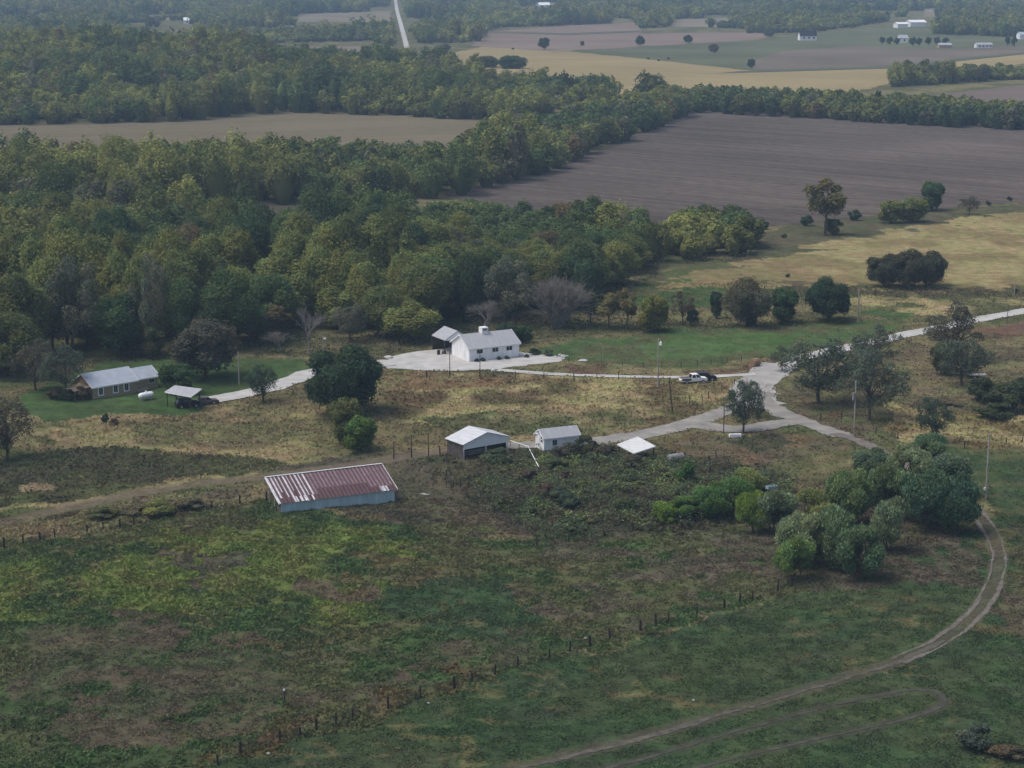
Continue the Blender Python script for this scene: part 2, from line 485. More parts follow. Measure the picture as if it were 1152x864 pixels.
# ------------------------------------------------------------------ ground colours
T_ = lambda *c: np.array(c)
TANG, TAN2, OLIVE, DKOL = T_(0.255, 0.225, 0.122), T_(0.168, 0.155, 0.086), T_(0.082, 0.090, 0.045), T_(0.054, 0.060, 0.037)
BROWN, PURP = T_(0.096, 0.087, 0.058), T_(0.076, 0.073, 0.052)
GREEN, DKGR, YGRN = T_(0.053, 0.083, 0.036), T_(0.041, 0.066, 0.034), T_(0.108, 0.138, 0.044)
LAWN, MEAD, STRAW = T_(0.054, 0.088, 0.036), T_(0.062, 0.110, 0.036), T_(0.235, 0.208, 0.108)
ZONES = [  # polygon, two colours, noise size in metres, tuft height
    ([(-100, 450), (60, 470), (215, 462), (345, 425), (440, 412), (520, 420), (880, 430), (800, 470), (700, 495), (480, 505), (300, 532), (120, 560), (-100, 592)], TANG * .85, TAN2 * .75, 14, 0.4),
    ([(420, 416), (640, 424), (850, 432), (760, 478), (600, 496), (440, 470)], TANG, T_(0.105, 0.088, 0.05), 9, 0.4),
    ([(470, 470), (600, 460), (720, 465), (740, 478), (640, 492), (520, 490)], OLIVE, TAN2, 7, 0.4),
    ([(420, 418), (560, 424), (560, 434), (420, 436)], T_(0.16, 0.12, 0.068), TAN2, 8, 0.4),
    ([(-100, 522), (60, 508), (180, 505), (300, 512), (330, 528), (220, 540), (120, 556), (-100, 585)], DKOL, OLIVE, 8, 0.45),
    ([(-100, 500), (60, 492), (60, 508), (-100, 522)], OLIVE, TAN2, 8, 0.4),
    ([(22, 548), (40, 543), (62, 546), (60, 553), (30, 556)], T_(0.22, 0.18, 0.115), TANG, 5, 0.3),
    ([(-100, 598), (90, 575), (220, 555), (310, 545), (310, 566), (150, 592), (-100, 625)], TAN2, BROWN, 7, 0.45),
    ([(300, 520), (480, 508), (560, 520), (640, 560), (600, 606), (520, 590), (440, 600), (430, 580), (300, 570)], BROWN, PURP, 7, 0.3),
    ([(-200, 640), (60, 608), (310, 568), (440, 590), (600, 606), (860, 588), (900, 655), (240, 862), (100, 1000), (-200, 1000)], GREEN, OLIVE, 10, 0.32),
    ([(-200, 660), (60, 640), (200, 600), (330, 585), (440, 600), (470, 640), (440, 700), (330, 690), (200, 690), (60, 690), (-200, 740)], YGRN, GREEN, 7, 0.38),
    ([(20, 715), (120, 690), (200, 700), (330, 735), (480, 715), (590, 705), (600, 740), (480, 775), (330, 800), (150, 830), (20, 830)], T_(.088, .080, .054), T_(.068, .080, .045), 5, 0.2),
    ([(300, 740), (360, 725), (420, 735), (420, 770), (340, 790)], OLIVE, GREEN, 5, 0.3),
    ([(170, 640), (230, 625), (270, 640), (230, 660)], PURP, BROWN, 5, 0.2),
    ([(330, 655), (430, 660), (440, 680), (340, 685)], BROWN, OLIVE, 5, 0.2),
    ([(400, 632), (470, 628), (500, 645), (480, 668), (410, 662)], T_(0.118, 0.108, 0.055), OLIVE, 5, 0.3),
    ([(440, 668), (520, 650), (600, 655), (610, 690), (560, 712), (450, 702)], DKGR, T_(0.046, 0.074, 0.038), 7, 0.2),
    ([(600, 610), (720, 600), (860, 590), (905, 640), (880, 660), (760, 690), (640, 720), (590, 690)], T_(.084, .08, .056), OLIVE, 5, 0.22),
    ([(240, 830), (380, 785), (520, 760), (520, 772), (420, 800), (260, 856), (100, 1000), (20, 1000)], T_(0.098, 0.082, 0.042), OLIVE, 6, 0.4),
    ([(200, 880), (420, 805), (620, 745), (880, 664), (960, 640), (1180, 560), (1400, 560), (1400, 1100), (100, 1100)], DKGR, T_(0.05, 0.07, 0.035), 8, 0.16),
    ([(870, 560), (1080, 560), (1100, 600), (1080, 660), (900, 670), (860, 640)], PURP, T_(0.075, 0.07, 0.05), 5, 0.2),
    ([(1130, 590), (1300, 590), (1300, 690), (1160, 720), (1100, 700)], T_(0.088, 0.078, 0.055), OLIVE, 6, 0.2),
    ([(30, 440), (70, 425), (110, 408), (345, 404), (350, 418), (290, 440), (235, 448), (215, 462), (60, 474), (20, 465)], LAWN, LAWN * 1.2, 9, 0.06),
    ([(600, 392), (650, 380), (760, 372), (870, 370), (1000, 360), (1010, 372), (880, 400), (800, 412), (700, 412), (640, 404)], LAWN * 1.15, OLIVE, 9, 0.15),
    ([(720, 388), (820, 376), (910, 376), (880, 390), (790, 402), (740, 400)], MEAD, LAWN * 1.3, 9, 0.12),
    ([(962, 352), (1020, 347), (1045, 352), (1000, 362)], MEAD, LAWN, 6, 0.12),
    ([(640, 408), (720, 412), (820, 414), (880, 404), (880, 414), (800, 421), (640, 421)], TAN2, T_(0.12, 0.09, 0.06), 5, 0.3),
    ([(690, 330), (760, 300), (880, 300), (880, 335), (780, 345), (700, 345)], LAWN, OLIVE, 9, 0.2),
    ([(735, 322), (790, 303), (880, 288), (960, 268), (1060, 250), (1200, 232), (1200, 328), (1060, 332), (900, 328), (860, 322), (800, 322)], STRAW, T_(0.17, 0.145, 0.075), 12, 0.4),
    ([(860, 318), (1000, 326), (1200, 320), (1200, 334), (1000, 338), (880, 332)], T_(0.095, 0.082, 0.05), OLIVE, 6, 0.4),
    ([(940, 334), (1200, 332), (1200, 344), (1100, 356), (1000, 352)], TANG, OLIVE, 8, 0.3),
    ([(840, 262), (900, 248), (1060, 236), (1200, 222), (1200, 234), (1060, 250), (940, 270), (880, 290), (830, 300)], T_(0.09, 0.085, 0.055), T_(0.07, 0.075, 0.045), 7, 0.35),
    ([(1090, 370), (1200, 352), (1200, 376), (1110, 378)], T_(0.13, 0.078, 0.055), T_(0.11, 0.08, 0.06), 6, 0.1),
    ([(870, 432), (1000, 395), (1090, 378), (1200, 376), (1200, 480), (1000, 500), (900, 468)], TAN2 * .85, BROWN, 8, 0.3),
    ([(880, 460), (960, 440), (1060, 470), (1040, 520), (980, 500)], BROWN, OLIVE, 6, 0.3),
    ([(1000, 450), (1100, 470), (1200, 470), (1200, 500), (1100, 510), (1000, 490)], TANG, T_(0.12, 0.1, 0.05), 6, 0.45),
    ([(690, 496), (800, 490), (920, 488), (960, 505), (880, 518), (760, 520)], T_(0.125, 0.098, 0.058), BROWN, 5, 0.3),
    ([(800, 492), (870, 488), (900, 500), (850, 508)], DKOL, BROWN, 4, 0.3),
    ([(480, 515), (560, 508), (700, 500), (860, 520), (900, 560), (860, 590), (640, 606), (560, 570), (500, 545)], T_(0.055, 0.058, 0.036), BROWN * .8, 5, 0.5),
    ([(225, 205), (360, 205), (360, 300), (225, 300)], PURP, BROWN * .8, 6, 0.2),
    ([(1040, 500), (1200, 500), (1200, 580), (1120, 580)], DKGR, OLIVE, 6, 0.2),
]
FIELD_COL = T_(0.055, 0.06, 0.035)

def ymean(poly): return sum(p[1] for p in poly) / len(poly)

def paint(x, y):
    """colour and tuft height of the ground cover at world points"""
    px, py = PN(x, y)
    s = np.clip(S(py), 0.3, 12)
    amp = np.where(py > 592, 15.0, np.where(py < 335, 16.0, 6.0))
    jx = (fbm(x / 7.0, y / 7.0, 3) - .5) * amp * s
    jy = (fbm(x / 7.0, y / 7.0, 9) - .5) * amp * s * 0.34
    qx, qy = px + jx, py + jy
    n1 = fbm(x / 12.0, y / 12.0, 21)
    m = sstep(.35, .65, n1)[:, None]
    C = TAN2 * .9 * (1 - m) + OLIVE * m
    Hh = np.full(len(x), 0.3)
    for i, (poly, a, b, sz, th) in enumerate(ZONES):
        k = inpoly(qx, qy, poly)
        if ymean(poly) > 600 and th != .16 and poly[0][0] > -150:
            k &= fbm(x / 4.0, y / 4.0, 600 + i, 4) < .63
        if not k.any(): continue
        n = fbm(x[k] / sz, y[k] / (sz * 1.0), 40 + i * 3, 4)
        mm = sstep(.38, .62, n)[:, None]
        C[k] = a * (1 - mm) + b * mm
        Hh[k] = th
    # scattered pale dry clumps in the near pasture
    k = (py > 600)
    n = fbm(x / 2.2, y / 1.6, 77, 3); n2 = fbm(x / 14.0, y / 14.0, 78, 3)
    w = (sstep(.60, .70, n) * sstep(.48, .62, n2) * k)[:, None] * 0.6
    C = C * (1 - w) + T_(0.128, 0.116, 0.058) * w
    # finer mottling, hue and value
    n = fbm(x / 1.7, y / 1.7, 101, 3)
    n3 = fbm(x / 3.5, y / 3.5, 131, 3)
    C = C * (0.72 + 0.56 * n)[:, None]
    g = (n3 - .5)[:, None]
    C = C * (1 + g * np.array([-0.22, 0.2, -0.2]))
    # ruts and wear
    for line, w_, col, amt in ((TRACK_LEFT, 2.2, T_(0.15, 0.125, 0.095), .75), (TRACK_LOOP, .8, T_(0.066, 0.062, 0.05), .6), (TRACK_MAIN, 1.3, T_(0.085, 0.076, 0.06), .65)):
        gx, gy = GN([p[0] for p in line], [p[1] for p in line])
        d = distpoly(x, y, list(zip(gx, gy)))
        ww = ((1 - sstep(w_ * .5, w_ * 1.1, d + (n - .5) * 1.5)) * amt)[:, None]
        C = C * (1 - ww) + col * ww
        Hh = np.where(d < w_, Hh * .3, Hh)
    return np.clip(C * np.array([1.16, 1.11, 1.02]), 0.01, 0.6), Hh

def roadmask(x, y, grow=0.0):
    r = np.zeros(len(x), bool)
    for nm, mt, line, w, rag in ROADS:
        gx, gy = GN([p[0] for p in line], [p[1] for p in line])
        r |= distpoly(x, y, list(zip(gx, gy))) < w / 2 + grow
    gx, gy = GN([p[0] for p in TRACK_MAIN], [p[1] for p in TRACK_MAIN])
    d = distpoly(x, y, list(zip(gx, gy)))
    r |= (np.abs(d - .85) < .22 + grow)
    px, py = PN(x, y)
    r |= inpoly(px, py, YARD)
    return r

# ------------------------------------------------------------------ the ground sheet
def make_ground():
    fine = np.radians(np.linspace(-17, 17, 620))
    side = np.radians(np.linspace(18, 342, 90))
    ang = np.concatenate([fine, side])
    rad = np.concatenate([np.array([0.5, 40, 90, 120]), np.exp(np.linspace(math.log(140), math.log(6000), 1150))])
    A, Rr = np.meshgrid(ang, rad)
    x = (np.sin(A) * Rr).ravel(); y = (np.cos(A) * Rr).ravel()
    z = zt(x, y)
    C = np.empty((len(x), 3)); C[:] = OLIVE
    front = (np.abs(((np.tile(ang, len(rad)) + math.pi) % (2 * math.pi)) - math.pi) < R(17.5)) & (np.repeat(rad, len(ang)) > 100)
    C[front] = paint(x[front], y[front])[0]
    nA, nR = len(ang), len(rad)
    i = np.arange(nR - 1)[:, None] * nA; j = np.arange(nA)[None, :]; j2 = (j + 1) % nA
    Q = np.stack([i + j, i + j2, i + nA + j2, i + nA + j], -1).reshape(-1, 4)[:, ::-1]
    me = np_mesh('ground', np.stack([x, y, z], 1), Q, [M_GROUND], ('Col', 'POINT', C), smooth=True)
    tag(link('ground', me), kind='structure')
make_ground()

def sheet_poly(name, poly, mat, lift=0.05, rag=0.8, step=6.0):
    """ground sheet from a pixel outline: ragged edge, filled, following the terrain"""
    P = [G(px, py) for px, py in poly]
    pts = []
    for a, b in zip(P, P[1:] + P[:1]):
        n = max(2, int((b - a).length / step))
        nrm = Vector((-(b - a).y, (b - a).x, 0)).normalized()
        for k in range(n):
            j = 0 if k == 0 else random.uniform(-rag, rag)
            pts.append(a.lerp(b, k / n) + nrm * j)
    bm = bmesh.new()
    vsx = [bm.verts.new((p.x, p.y, 0)) for p in pts]
    f = bm.faces.new(vsx)
    bmesh.ops.triangulate(bm, faces=[f])
    if step < 3:
        bmesh.ops.subdivide_edges(bm, edges=bm.edges[:], cuts=3, use_grid_fill=True)
    for v in bm.verts: v.co.z = float(zt(v.co.x, v.co.y)) + lift
    bmesh.ops.recalc_face_normals(bm, faces=bm.faces)
    me = bpy.data.meshes.new(name); bm.to_mesh(me); bm.free()
    if me.polygons and me.polygons[0].normal.z < 0: me.flip_normals()
    me.materials.append(mat)
    return tag(link(name, me), kind='structure')

def catmull(P, step):
    out = []
    P = [P[0] * 2 - P[1]] + P + [P[-1] * 2 - P[-2]]
    for i in range(1, len(P) - 2):
        n = max(2, int((P[i + 1] - P[i]).length / step))
        for k in range(n):
            t = k / n
            a, b, c, d = P[i - 1], P[i], P[i + 1], P[i + 2]
            out.append(0.5 * ((2 * b) + (c - a) * t + (2 * a - 5 * b + 4 * c - d) * t * t + (3 * b - a - 3 * c + d) * t ** 3))
    out.append(P[-2])
    return out

def strip(name, line, width, mat, lift=0.05, rag=0.3, step=1.2, off=0.0, cols=4):
    C = catmull([G(*p) for p in line], step)
    V = []; n = len(C)
    for i, c in enumerate(C):
        d = (C[min(i + 1, n - 1)] - C[max(i - 1, 0)]).normalized()
        nr = Vector((-d.y, d.x, 0))
        q = i * step
        wl = width / 2 + rag * (2.2 * float(fbm(np.array([q / 4.0 + off]), np.array([3.3 + width]), 33, 3)[0]) - 1.1) + random.uniform(-.3, .3) * rag
        wr = width / 2 + rag * (2.2 * float(fbm(np.array([q / 4.0 + off]), np.array([9.7 + width]), 34, 3)[0]) - 1.1) + random.uniform(-.3, .3) * rag
        wl, wr = max(wl, .02), max(wr, .02)
        for k in range(cols + 1):
            t = k / cols
            p = c + nr * (off + wl + (-wr - wl) * t)
            V.append((p.x, p.y, float(zt(p.x, p.y)) + lift))
    Q = [(i * (cols + 1) + k, i * (cols + 1) + k + 1, (i + 1) * (cols + 1) + k + 1, (i + 1) * (cols + 1) + k) for i in range(n - 1) for k in range(cols)]
    me = np_mesh(name, np.array(V), np.array(Q)[:, ::-1], [mat])
    if me.polygons[0].normal.z < 0: me.flip_normals()
    return tag(link(name, me), kind='structure')

def rowdir(a, b):
    p, q = G(*a), G(*b)
    return math.atan2(q.y - p.y, q.x - p.x)

sheet_poly('plowed_field', [(500, 218), (560, 205), (640, 183), (700, 158), (745, 138), (785, 122), (900, 128), (1020, 137), (1190, 147), (1190, 222), (1060, 236), (960, 246), (860, 256), (760, 270), (660, 262), (560, 240)],
           fieldmat('plowed_soil', (0.110, 0.092, 0.078), rowdir((785, 122), (1190, 147)), 0.2, 0.28), 0.06, 1.2)
sheet_poly('stubble_field', [(-80, 176), (-80, 143), (100, 140), (190, 137), (330, 127), (545, 133), (575, 142), (560, 165), (480, 186), (300, 190), (100, 196), (-80, 205)],
           fieldmat('dry_stubble', (0.182, 0.152, 0.098), rowdir((0, 150), (500, 135)), 0.1, 0.12), 0.25, 2.0)
ang_r = rowdir((480, 68), (1000, 80))
sheet_poly('stubble_field', [(440, 76), (480, 66), (545, 52), (640, 57), (760, 70), (850, 80), (1000, 76), (1190, 56), (1190, 66), (1010, 92), (900, 118), (780, 112), (700, 110), (600, 102), (500, 92)],
           fieldmat('tan_stubble', (0.30, 0.24, 0.125), ang_r, 0.1, 0.1), 0.10, 2.0)
sheet_poly('harvested_field', [(530, 52), (545, 36), (640, 29), (720, 25), (722, 38), (860, 36), (870, 40), (850, 46), (700, 54), (620, 58)],
           fieldmat('grey_stubble', (0.215, 0.165, 0.13), ang_r, 0.12, 0.12), 0.14, 2.0)
sheet_poly('pasture_field', [(612, 60), (700, 54), (850, 45), (930, 36), (1000, 31), (1190, 36), (1190, 56), (1000, 76), (850, 80), (760, 70), (640, 58)],
           fieldmat('far_pasture', (0.115, 0.125, 0.072), ang_r, 0.2, 0.1), 0.18, 2.0)
sheet_poly('harvested_field', [(840, 70), (880, 58), (960, 52), (1060, 56), (1190, 50), (1190, 55), (1000, 74), (850, 79)],
           fieldmat('pale_soil', (0.16, 0.135, 0.105), ang_r, 0.15, 0.12), 0.24, 2.0)
sheet_poly('harvested_field', [(1000, 112), (1080, 104), (1190, 92), (1190, 118), (1090, 124), (1010, 120)],
           fieldmat('brown_soil', (0.155, 0.125, 0.105), ang_r, 0.12, 0.12), 0.20, 1.5)
sheet_poly('field_track', [(760, 83), (850, 80), (1000, 76), (1190, 56), (1190, 57.2), (1000, 77.3), (850, 81.6), (762, 84.6)],
           surface('track_verge', (0.07, 0.075, 0.045), 0.95, 0.25, 0.1), 0.30, 0.5)
sheet_poly('field_strip', [(545, 35.5), (640, 37.6), (720, 34.6), (722, 36.3), (640, 39.6), (545, 36.8)],
           surface('grass_strip', (0.075, 0.075, 0.045), 0.95, 0.25, 0.1), 0.30, 0.5)
sheet_poly('stubble_field', [(250, 84), (262, 57), (330, 52), (405, 52), (425, 58), (432, 74), (400, 86), (330, 90)],
           fieldmat('pale_stubble', (0.20, 0.165, 0.12), 0.2, 0.1, 0.1), 0.20, 2.0)
for gp in FAR_GAPS:
    sheet_poly('far_field', gp, fieldmat('far_field_soil', (0.22, 0.19, 0.135), 0.1, 0.15, 0.1), 0.15, 2.0)

sheet_poly('gravel_yard', YARD, M_GRAVEL, 0.05, 0.5, 2.5)
for i, (nm, mt, line, w, rag) in enumerate(ROADS):
    strip(nm, line, w, mt, 0.06 + 0.012 * i, rag)
for off in (-0.85, 0.85):
    strip('dirt_track', TRACK_MAIN[:8], 0.38, M_DIRT, 0.055, 0.30, 0.35, off, 2)
strip('dirt_track', TRACK_MAIN[6:], 0.6, M_DIRT2, 0.05, 0.45, 0.35, 0.3, 2)
strip('dirt_track', TRACK_LOOP, 0.34, M_RUT, 0.045, 0.3, 0.35, 0.0, 2)

# haze: closed box of even air around the camera and the whole place
def make_haze():
    b = MB(); b.box(-6100, 6100, -6100, 6100, -3, 84)
    m, t, ns, ls = nt('pale_haze')
    out = N(t, 'ShaderNodeOutputMaterial')
    v = N(t, 'ShaderNodeVolumePrincipled')
    v.inputs['Color'].default_value = (0.52, 0.73, 1.0, 1)
    v.inputs['Density'].default_value = 0.00016
    ls.new(v.outputs[0], out.inputs['Volume'])
    tag(b.build('haze', m), kind='stuff')
make_haze()

# ------------------------------------------------------------------ foliage
def unit(n):
    v = rng.normal(size=(n, 3)); return v / np.linalg.norm(v, axis=1)[:, None]

def cards(P, Nn, a, b):
    """rhombic leaf clumps: centres, normals, half-length and half-width"""
    n = len(P)
    r = unit(n)
    u = np.cross(Nn, r); u /= (np.linalg.norm(u, axis=1)[:, None] + 1e-9)
    w = np.cross(Nn, u)
    a = np.broadcast_to(np.asarray(a), (n,))[:, None]; b = np.broadcast_to(np.asarray(b), (n,))[:, None]
    V = np.stack([P - u * a, P - w * b, P + u * a, P + w * b], 1).reshape(-1, 3)
    Q = np.arange(4 * n).reshape(n, 4)
    return V, Q

def ico():
    bm = bmesh.new(); bmesh.ops.create_icosphere(bm, subdivisions=2, radius=1.0)
    V = np.array([v.co[:] for v in bm.verts]); T = np.array([[v.index for v in f.verts] for f in bm.faces]); bm.free()
    return V, T
ICO_V, ICO_T = ico()

def lobes(nl, W, H, zb, rel=(0.30, 0.42), top=0.0, flat=1.0):
    """centres and radii of a crown's clumps, inside an ellipsoid from zb to H"""
    c0 = np.array([0, 0, (zb + H) / 2]); ax = np.array([W / 2, W / 2, (H - zb) / 2])
    C, Rr = [], []
    k = 0
    while len(C) < nl and k < 4000:
        k += 1
        d = unit(1)[0]
        if d[2] < -0.55 and random.random() < .6: continue
        r = random.uniform(*rel)
        q = d * (1 - r) * random.uniform(0.75, 1.0)
        c = c0 + q * ax
        if all(np.linalg.norm((c - cc) / ax) > (0.30 if nl < 18 else 0.2) for cc in C):
            C.append(c); Rr.append(r)
    C = np.array(C)
    C[:, :2] *= rng.uniform(.72, 1.22, (len(C), 1))
    C[:, 2] = c0[2] + (C[:, 2] - c0[2]) * rng.uniform(.85, 1.12, len(C))
    return C, np.array(Rr)[:, None] * ax * rng.uniform(.8, 1.15, (len(C), 1))

def crown_points(C, A, n, up=0.15, jit=(0.74, 1.16)):
    """points on the outer skins of the clumps, with outward normals and a clump index"""
    w = (A.prod(1)) ** (2 / 3); w /= w.sum()
    li = rng.choice(len(C), n * 2, p=w)
    d = unit(n * 2)
    d[:, 2] = np.where((d[:, 2] < -0.35) & (rng.random(n * 2) < .5), -d[:, 2], d[:, 2])
    rr = rng.uniform(*jit, n * 2)[:, None]
    far_ = rng.random(n * 2) < .14
    rr = np.where(far_[:, None], rng.uniform(1.08, 1.42, (n * 2, 1)), rr)
    P = C[li] + d * A[li] * rr
    keep = np.ones(n * 2, bool)
    for k in range(len(C)):
        ins = (((P - C[k]) / (A[k] * .78)) ** 2).sum(1) < 1
        keep &= ~(ins & (li != k))
    P, d, li = P[keep][:n], d[keep][:n], li[keep][:n]
    nn = d / A[li]; nn /= np.linalg.norm(nn, axis=1)[:, None]
    nn[:, 2] += up
    return P, nn, li

def grow(V, F, p, q, r0, r1, n=5):
    """tapered limb appended to lists"""
    p, q = Vector(p), Vector(q)
    d = (q - p)
    if d.length < 1e-4: return
    d.normalize(); u = d.orthogonal().normalized(); w = d.cross(u)
    i = len(V)
    for c, r in ((p, r0), (q, r1)):
        for k in range(n):
            a = 2 * math.pi * k / n
            V.append(tuple(c + u * (r * math.cos(a)) + w * (r * math.sin(a))))
    for k in range(n):
        k2 = (k + 1) % n
        F.append((i + k, i + k2, i + n + k2, i + n + k))

def limb(V, F, p, q, r0, r1, bend=0.12, seg=3, n=5):
    p, q = Vector(p), Vector(q); L = (q - p).length
    prev = p
    for s in range(1, seg + 1):
        t = s / seg
        c = p.lerp(q, t) + (Vector((random.uniform(-1, 1), random.uniform(-1, 1), random.uniform(-.5, .8))) * L * bend * (1 if s < seg else 0))
        grow(V, F, prev, c, r0 + (r1 - r0) * (s - 1) / seg, r0 + (r1 - r0) * t, n)
        prev = c

def trunk_mesh(name, C, H, zb, r, fork=0.55, nlimb=9, mat=None, multi=1):
    V, F = [], []
    for m in range(multi):
        b = Vector((random.uniform(-.3, .3) * (multi > 1), random.uniform(-.3, .3) * (multi > 1), -0.3))
        t = Vector((b.x * 3 + random.uniform(-.2, .2), b.y * 3 + random.uniform(-.2, .2), zb + (H - zb) * 0.25))
        grow(V, F, b, b.lerp(t, .15), r * 1.35, r, 8)
        limb(V, F, b.lerp(t, .15), t, r, r * .7, 0.04, 3, 7)
        top = Vector((t.x, t.y, zb + (H - zb) * .72))
        limb(V, F, t, top, r * .7, r * .2, 0.06, 3, 6)
        for c in C[:nlimb]:
            st = b.lerp(t, random.uniform(.7, 1.0))
            limb(V, F, st, c, r * .45, r * .10, 0.08, 3, 5)
            for k in range(3):
                q = Vector(c) + Vector((random.uniform(-1, 1), random.uniform(-1, 1), random.uniform(-.2, 1))) * (H - zb) * .14
                limb(V, F, st.lerp(Vector(c), random.uniform(.5, .9)), q, r * .12, r * .04, 0.1, 2, 4)
    me = np_mesh(name, np.array(V), np.array(F), [mat or M_BARK], smooth=True)
    return me

PROTO = {}
def make_proto(key, W, H, zb, nl, n, card, trunk_r=0.25, core=0.54, aspect=0.65, rel=(0.22, 0.34), align=0.7, multi=1, nlimb=9, up=0.15, var=0.35, cone=False, feather=False, gap=0.42):
    C, A = lobes(nl, W, H, zb, rel)
    if cone:
        f = 1.15 - 0.85 * (C[:, 2] - zb) / (H - zb)
        C[:, :2] *= f[:, None]; A *= np.clip(f, .35, 1)[:, None]
    P, nn, li = crown_points(C, A, n, up)
    if gap:
        keep = rng.random(len(P)) > gap * (vnoise(P[:, 0] * .9 + 50, P[:, 2] * .9 + P[:, 1] * .6 + 50, 3) > .52)
        P, nn, li = P[keep], nn[keep], li[keep]
    n = len(P)
    tint = rng.uniform(1 - var * .6, 1 + var * .6, len(C))[li] * rng.uniform(1 - var, 1 + var, n)
    hue = rng.uniform(-.08, .08, len(C))[li] + rng.uniform(-.06, .06, n)
    nr = nn * align + unit(n) * (1 - align * .55)
    nr /= np.linalg.norm(nr, axis=1)[:, None]
    sz = card * rng.uniform(.6, 1.3, n)
    if feather:
        ax = nn * .5 + np.array([0, 0, 1.0]) + unit(n) * .8
        ax /= np.linalg.norm(ax, axis=1)[:, None]
        w = np.cross(ax, nr); w /= np.linalg.norm(w, axis=1)[:, None] + 1e-9
        a, b = sz[:, None], (sz * aspect)[:, None]
        V = np.stack([P - ax * a, P - w * b, P + ax * a, P + w * b], 1).reshape(-1, 3); Q = np.arange(4 * n).reshape(n, 4)
    else:
        V, Q = cards(P, nr, sz, sz * aspect)
    col = np.stack([tint * (1 + hue), tint, tint * (1 - hue)], 1)
    T = np.stack([Q[:, [0, 1, 2]], Q[:, [0, 2, 3]]], 1).reshape(-1, 3); col = np.repeat(col, 2, 0)
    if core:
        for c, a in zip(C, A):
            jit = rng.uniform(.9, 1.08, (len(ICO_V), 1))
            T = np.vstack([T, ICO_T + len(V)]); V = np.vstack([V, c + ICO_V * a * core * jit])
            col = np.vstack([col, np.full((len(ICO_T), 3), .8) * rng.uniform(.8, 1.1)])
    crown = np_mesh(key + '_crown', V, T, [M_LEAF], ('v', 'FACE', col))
    trunk = trunk_mesh(key + '_trunk', C, H, zb, trunk_r, nlimb=nlimb, multi=multi)
    PROTO[key] = (W, H, crown, trunk)

make_proto('oak', 13, 12, 0.2, 40, 28000, 0.225, 0.40, rel=(.17, .30))
for i in range(4):
    make_proto(f'broad{i}', 9.5, 12, (.3, .6, .2, .4)[i], (16, 13, 18, 15)[i], 21000, 0.185, 0.24, rel=((.26, .42), (.30, .46), (.25, .40), (.28, .44))[i], var=.2)
make_proto('tall0', 7, 13, .4, 16, 17000, 0.18, 0.22, rel=(.24, .40), var=.3)
make_proto('tall1', 6.5, 13, 3.0, 11, 5500, 0.26, 0.20, core=0, gap=.55)
make_proto('round', 6, 7, .15, 22, 13000, 0.155, 0.17, rel=(.20, .36))
for i in range(3):
    make_proto(f'sparse{i}', 11, 10, 1.1, (26, 20, 32)[i], (9500, 7600, 11000)[i], 0.155, 0.26, core=0, gap=.85, nlimb=24, rel=(.15, .27))
for i in range(3):
    make_proto(f'willow{i}', 6, 7, 0.1, 22, 18000, 0.165, 0.12, core=.5, var=.38, rel=(.18, .34), aspect=.5, feather=True, multi=3, nlimb=6)
for i in range(3):
    make_proto(f'shrub{i}', 3.2, 2.4, 0.0, 11, 4200, 0.10, 0.05, multi=2, nlimb=5)
make_proto('cedar', 5, 6.5, 0.1, 18, 11000, 0.13, 0.14, cone=True, core=.8)

def make_bare(key, W, H, fan, levels, mat, r0, kids=(3, 4)):
    V, F = [], []
    def rec(p, d, L, r, lv):
        q = p + d * L
        limb(V, F, p, q, r, r * .62, 0.07, 2, 5 if lv > 2 else 3)
        if lv == 0: return
        for k in range(random.randint(*kids)):
            a = (d + Vector((random.gauss(0, 1), random.gauss(0, 1), random.gauss(.15, .6))) * (0.42)).normalized()
            rec(p.lerp(q, random.uniform(.6, 1.0)), a, L * random.uniform(.62, .82), r * .55, lv - 1)
    if fan:
        for k in range(34):
            a = random.uniform(0, 2 * math.pi); t = random.uniform(0.05, .85)
            d = Vector((math.cos(a) * t, math.sin(a) * t, 1)).normalized()
            rec(Vector((math.cos(a) * .5, math.sin(a) * .5, -.2)), d, 3.4, .17, 3)
    else:
        rec(Vector((0, 0, -.3)), Vector((.05, 0, 1)), 3.4, r0, levels)
    V = np.array(V)
    V[:, 2] *= H / V[:, 2].max()
    w = np.percentile(np.abs(V[:, :2]), 97) * 2
    V[:, :2] *= W / w
    PROTO[key] = (W, H, np_mesh(key, V, np.array(F), [mat]), None)
make_bare('bare', 6.5, 9, False, 6, M_BARE, .22, (2, 4))
make_bare('baregrey', 7, 9, False, 6, M_TWIG, .22, (3, 4))
make_bare('fan', 11.5, 11, True, 3, M_TWIG, .1)

LEAFGAIN = 1.7
PAL = dict(dkgreen=(.032, .052, .028), green=(.045, .074, .030), olive=(.074, .080, .036), ygreen=(.115, .130, .038), bright=(.058, .084, .022), yellow=(.20, .165, .05),
           rust=(.085, .068, .042), brown=(.066, .064, .044), greygreen=(.070, .085, .058), grey=(.105, .098, .082), bluegreen=(.043, .064, .041))
def place(root, key, W, H, col, rz):
    w0, h0, crown, trunk = PROTO[key]
    root.scale = (W / w0, W / w0, H / h0)
    root.rotation_euler = (0, 0, rz)
    if trunk is None:
        c = link('branches', crown, root)
    else:
        c = link('crown', crown, root); c.color = (*(v * LEAFGAIN for v in col), 1)
        link('trunk', trunk, root)

def tree(kind, px, py, wpx, hpx, colkey, label, group=None, name='tree', cat='tree', rz=None, dz=0.0):
    p = ground(px, py); s = S(py)
    col = PAL[colkey] if isinstance(colkey, str) else colkey
    o = empty(name, (p.x, p.y, p.z + dz), 0, label, cat, group)
    k = random.uniform(.94, 1.06)
    place(o, kind, wpx / s, hpx / s, tuple(c * k for c in col), random.uniform(0, 6.28) if rz is None else rz)
    return o

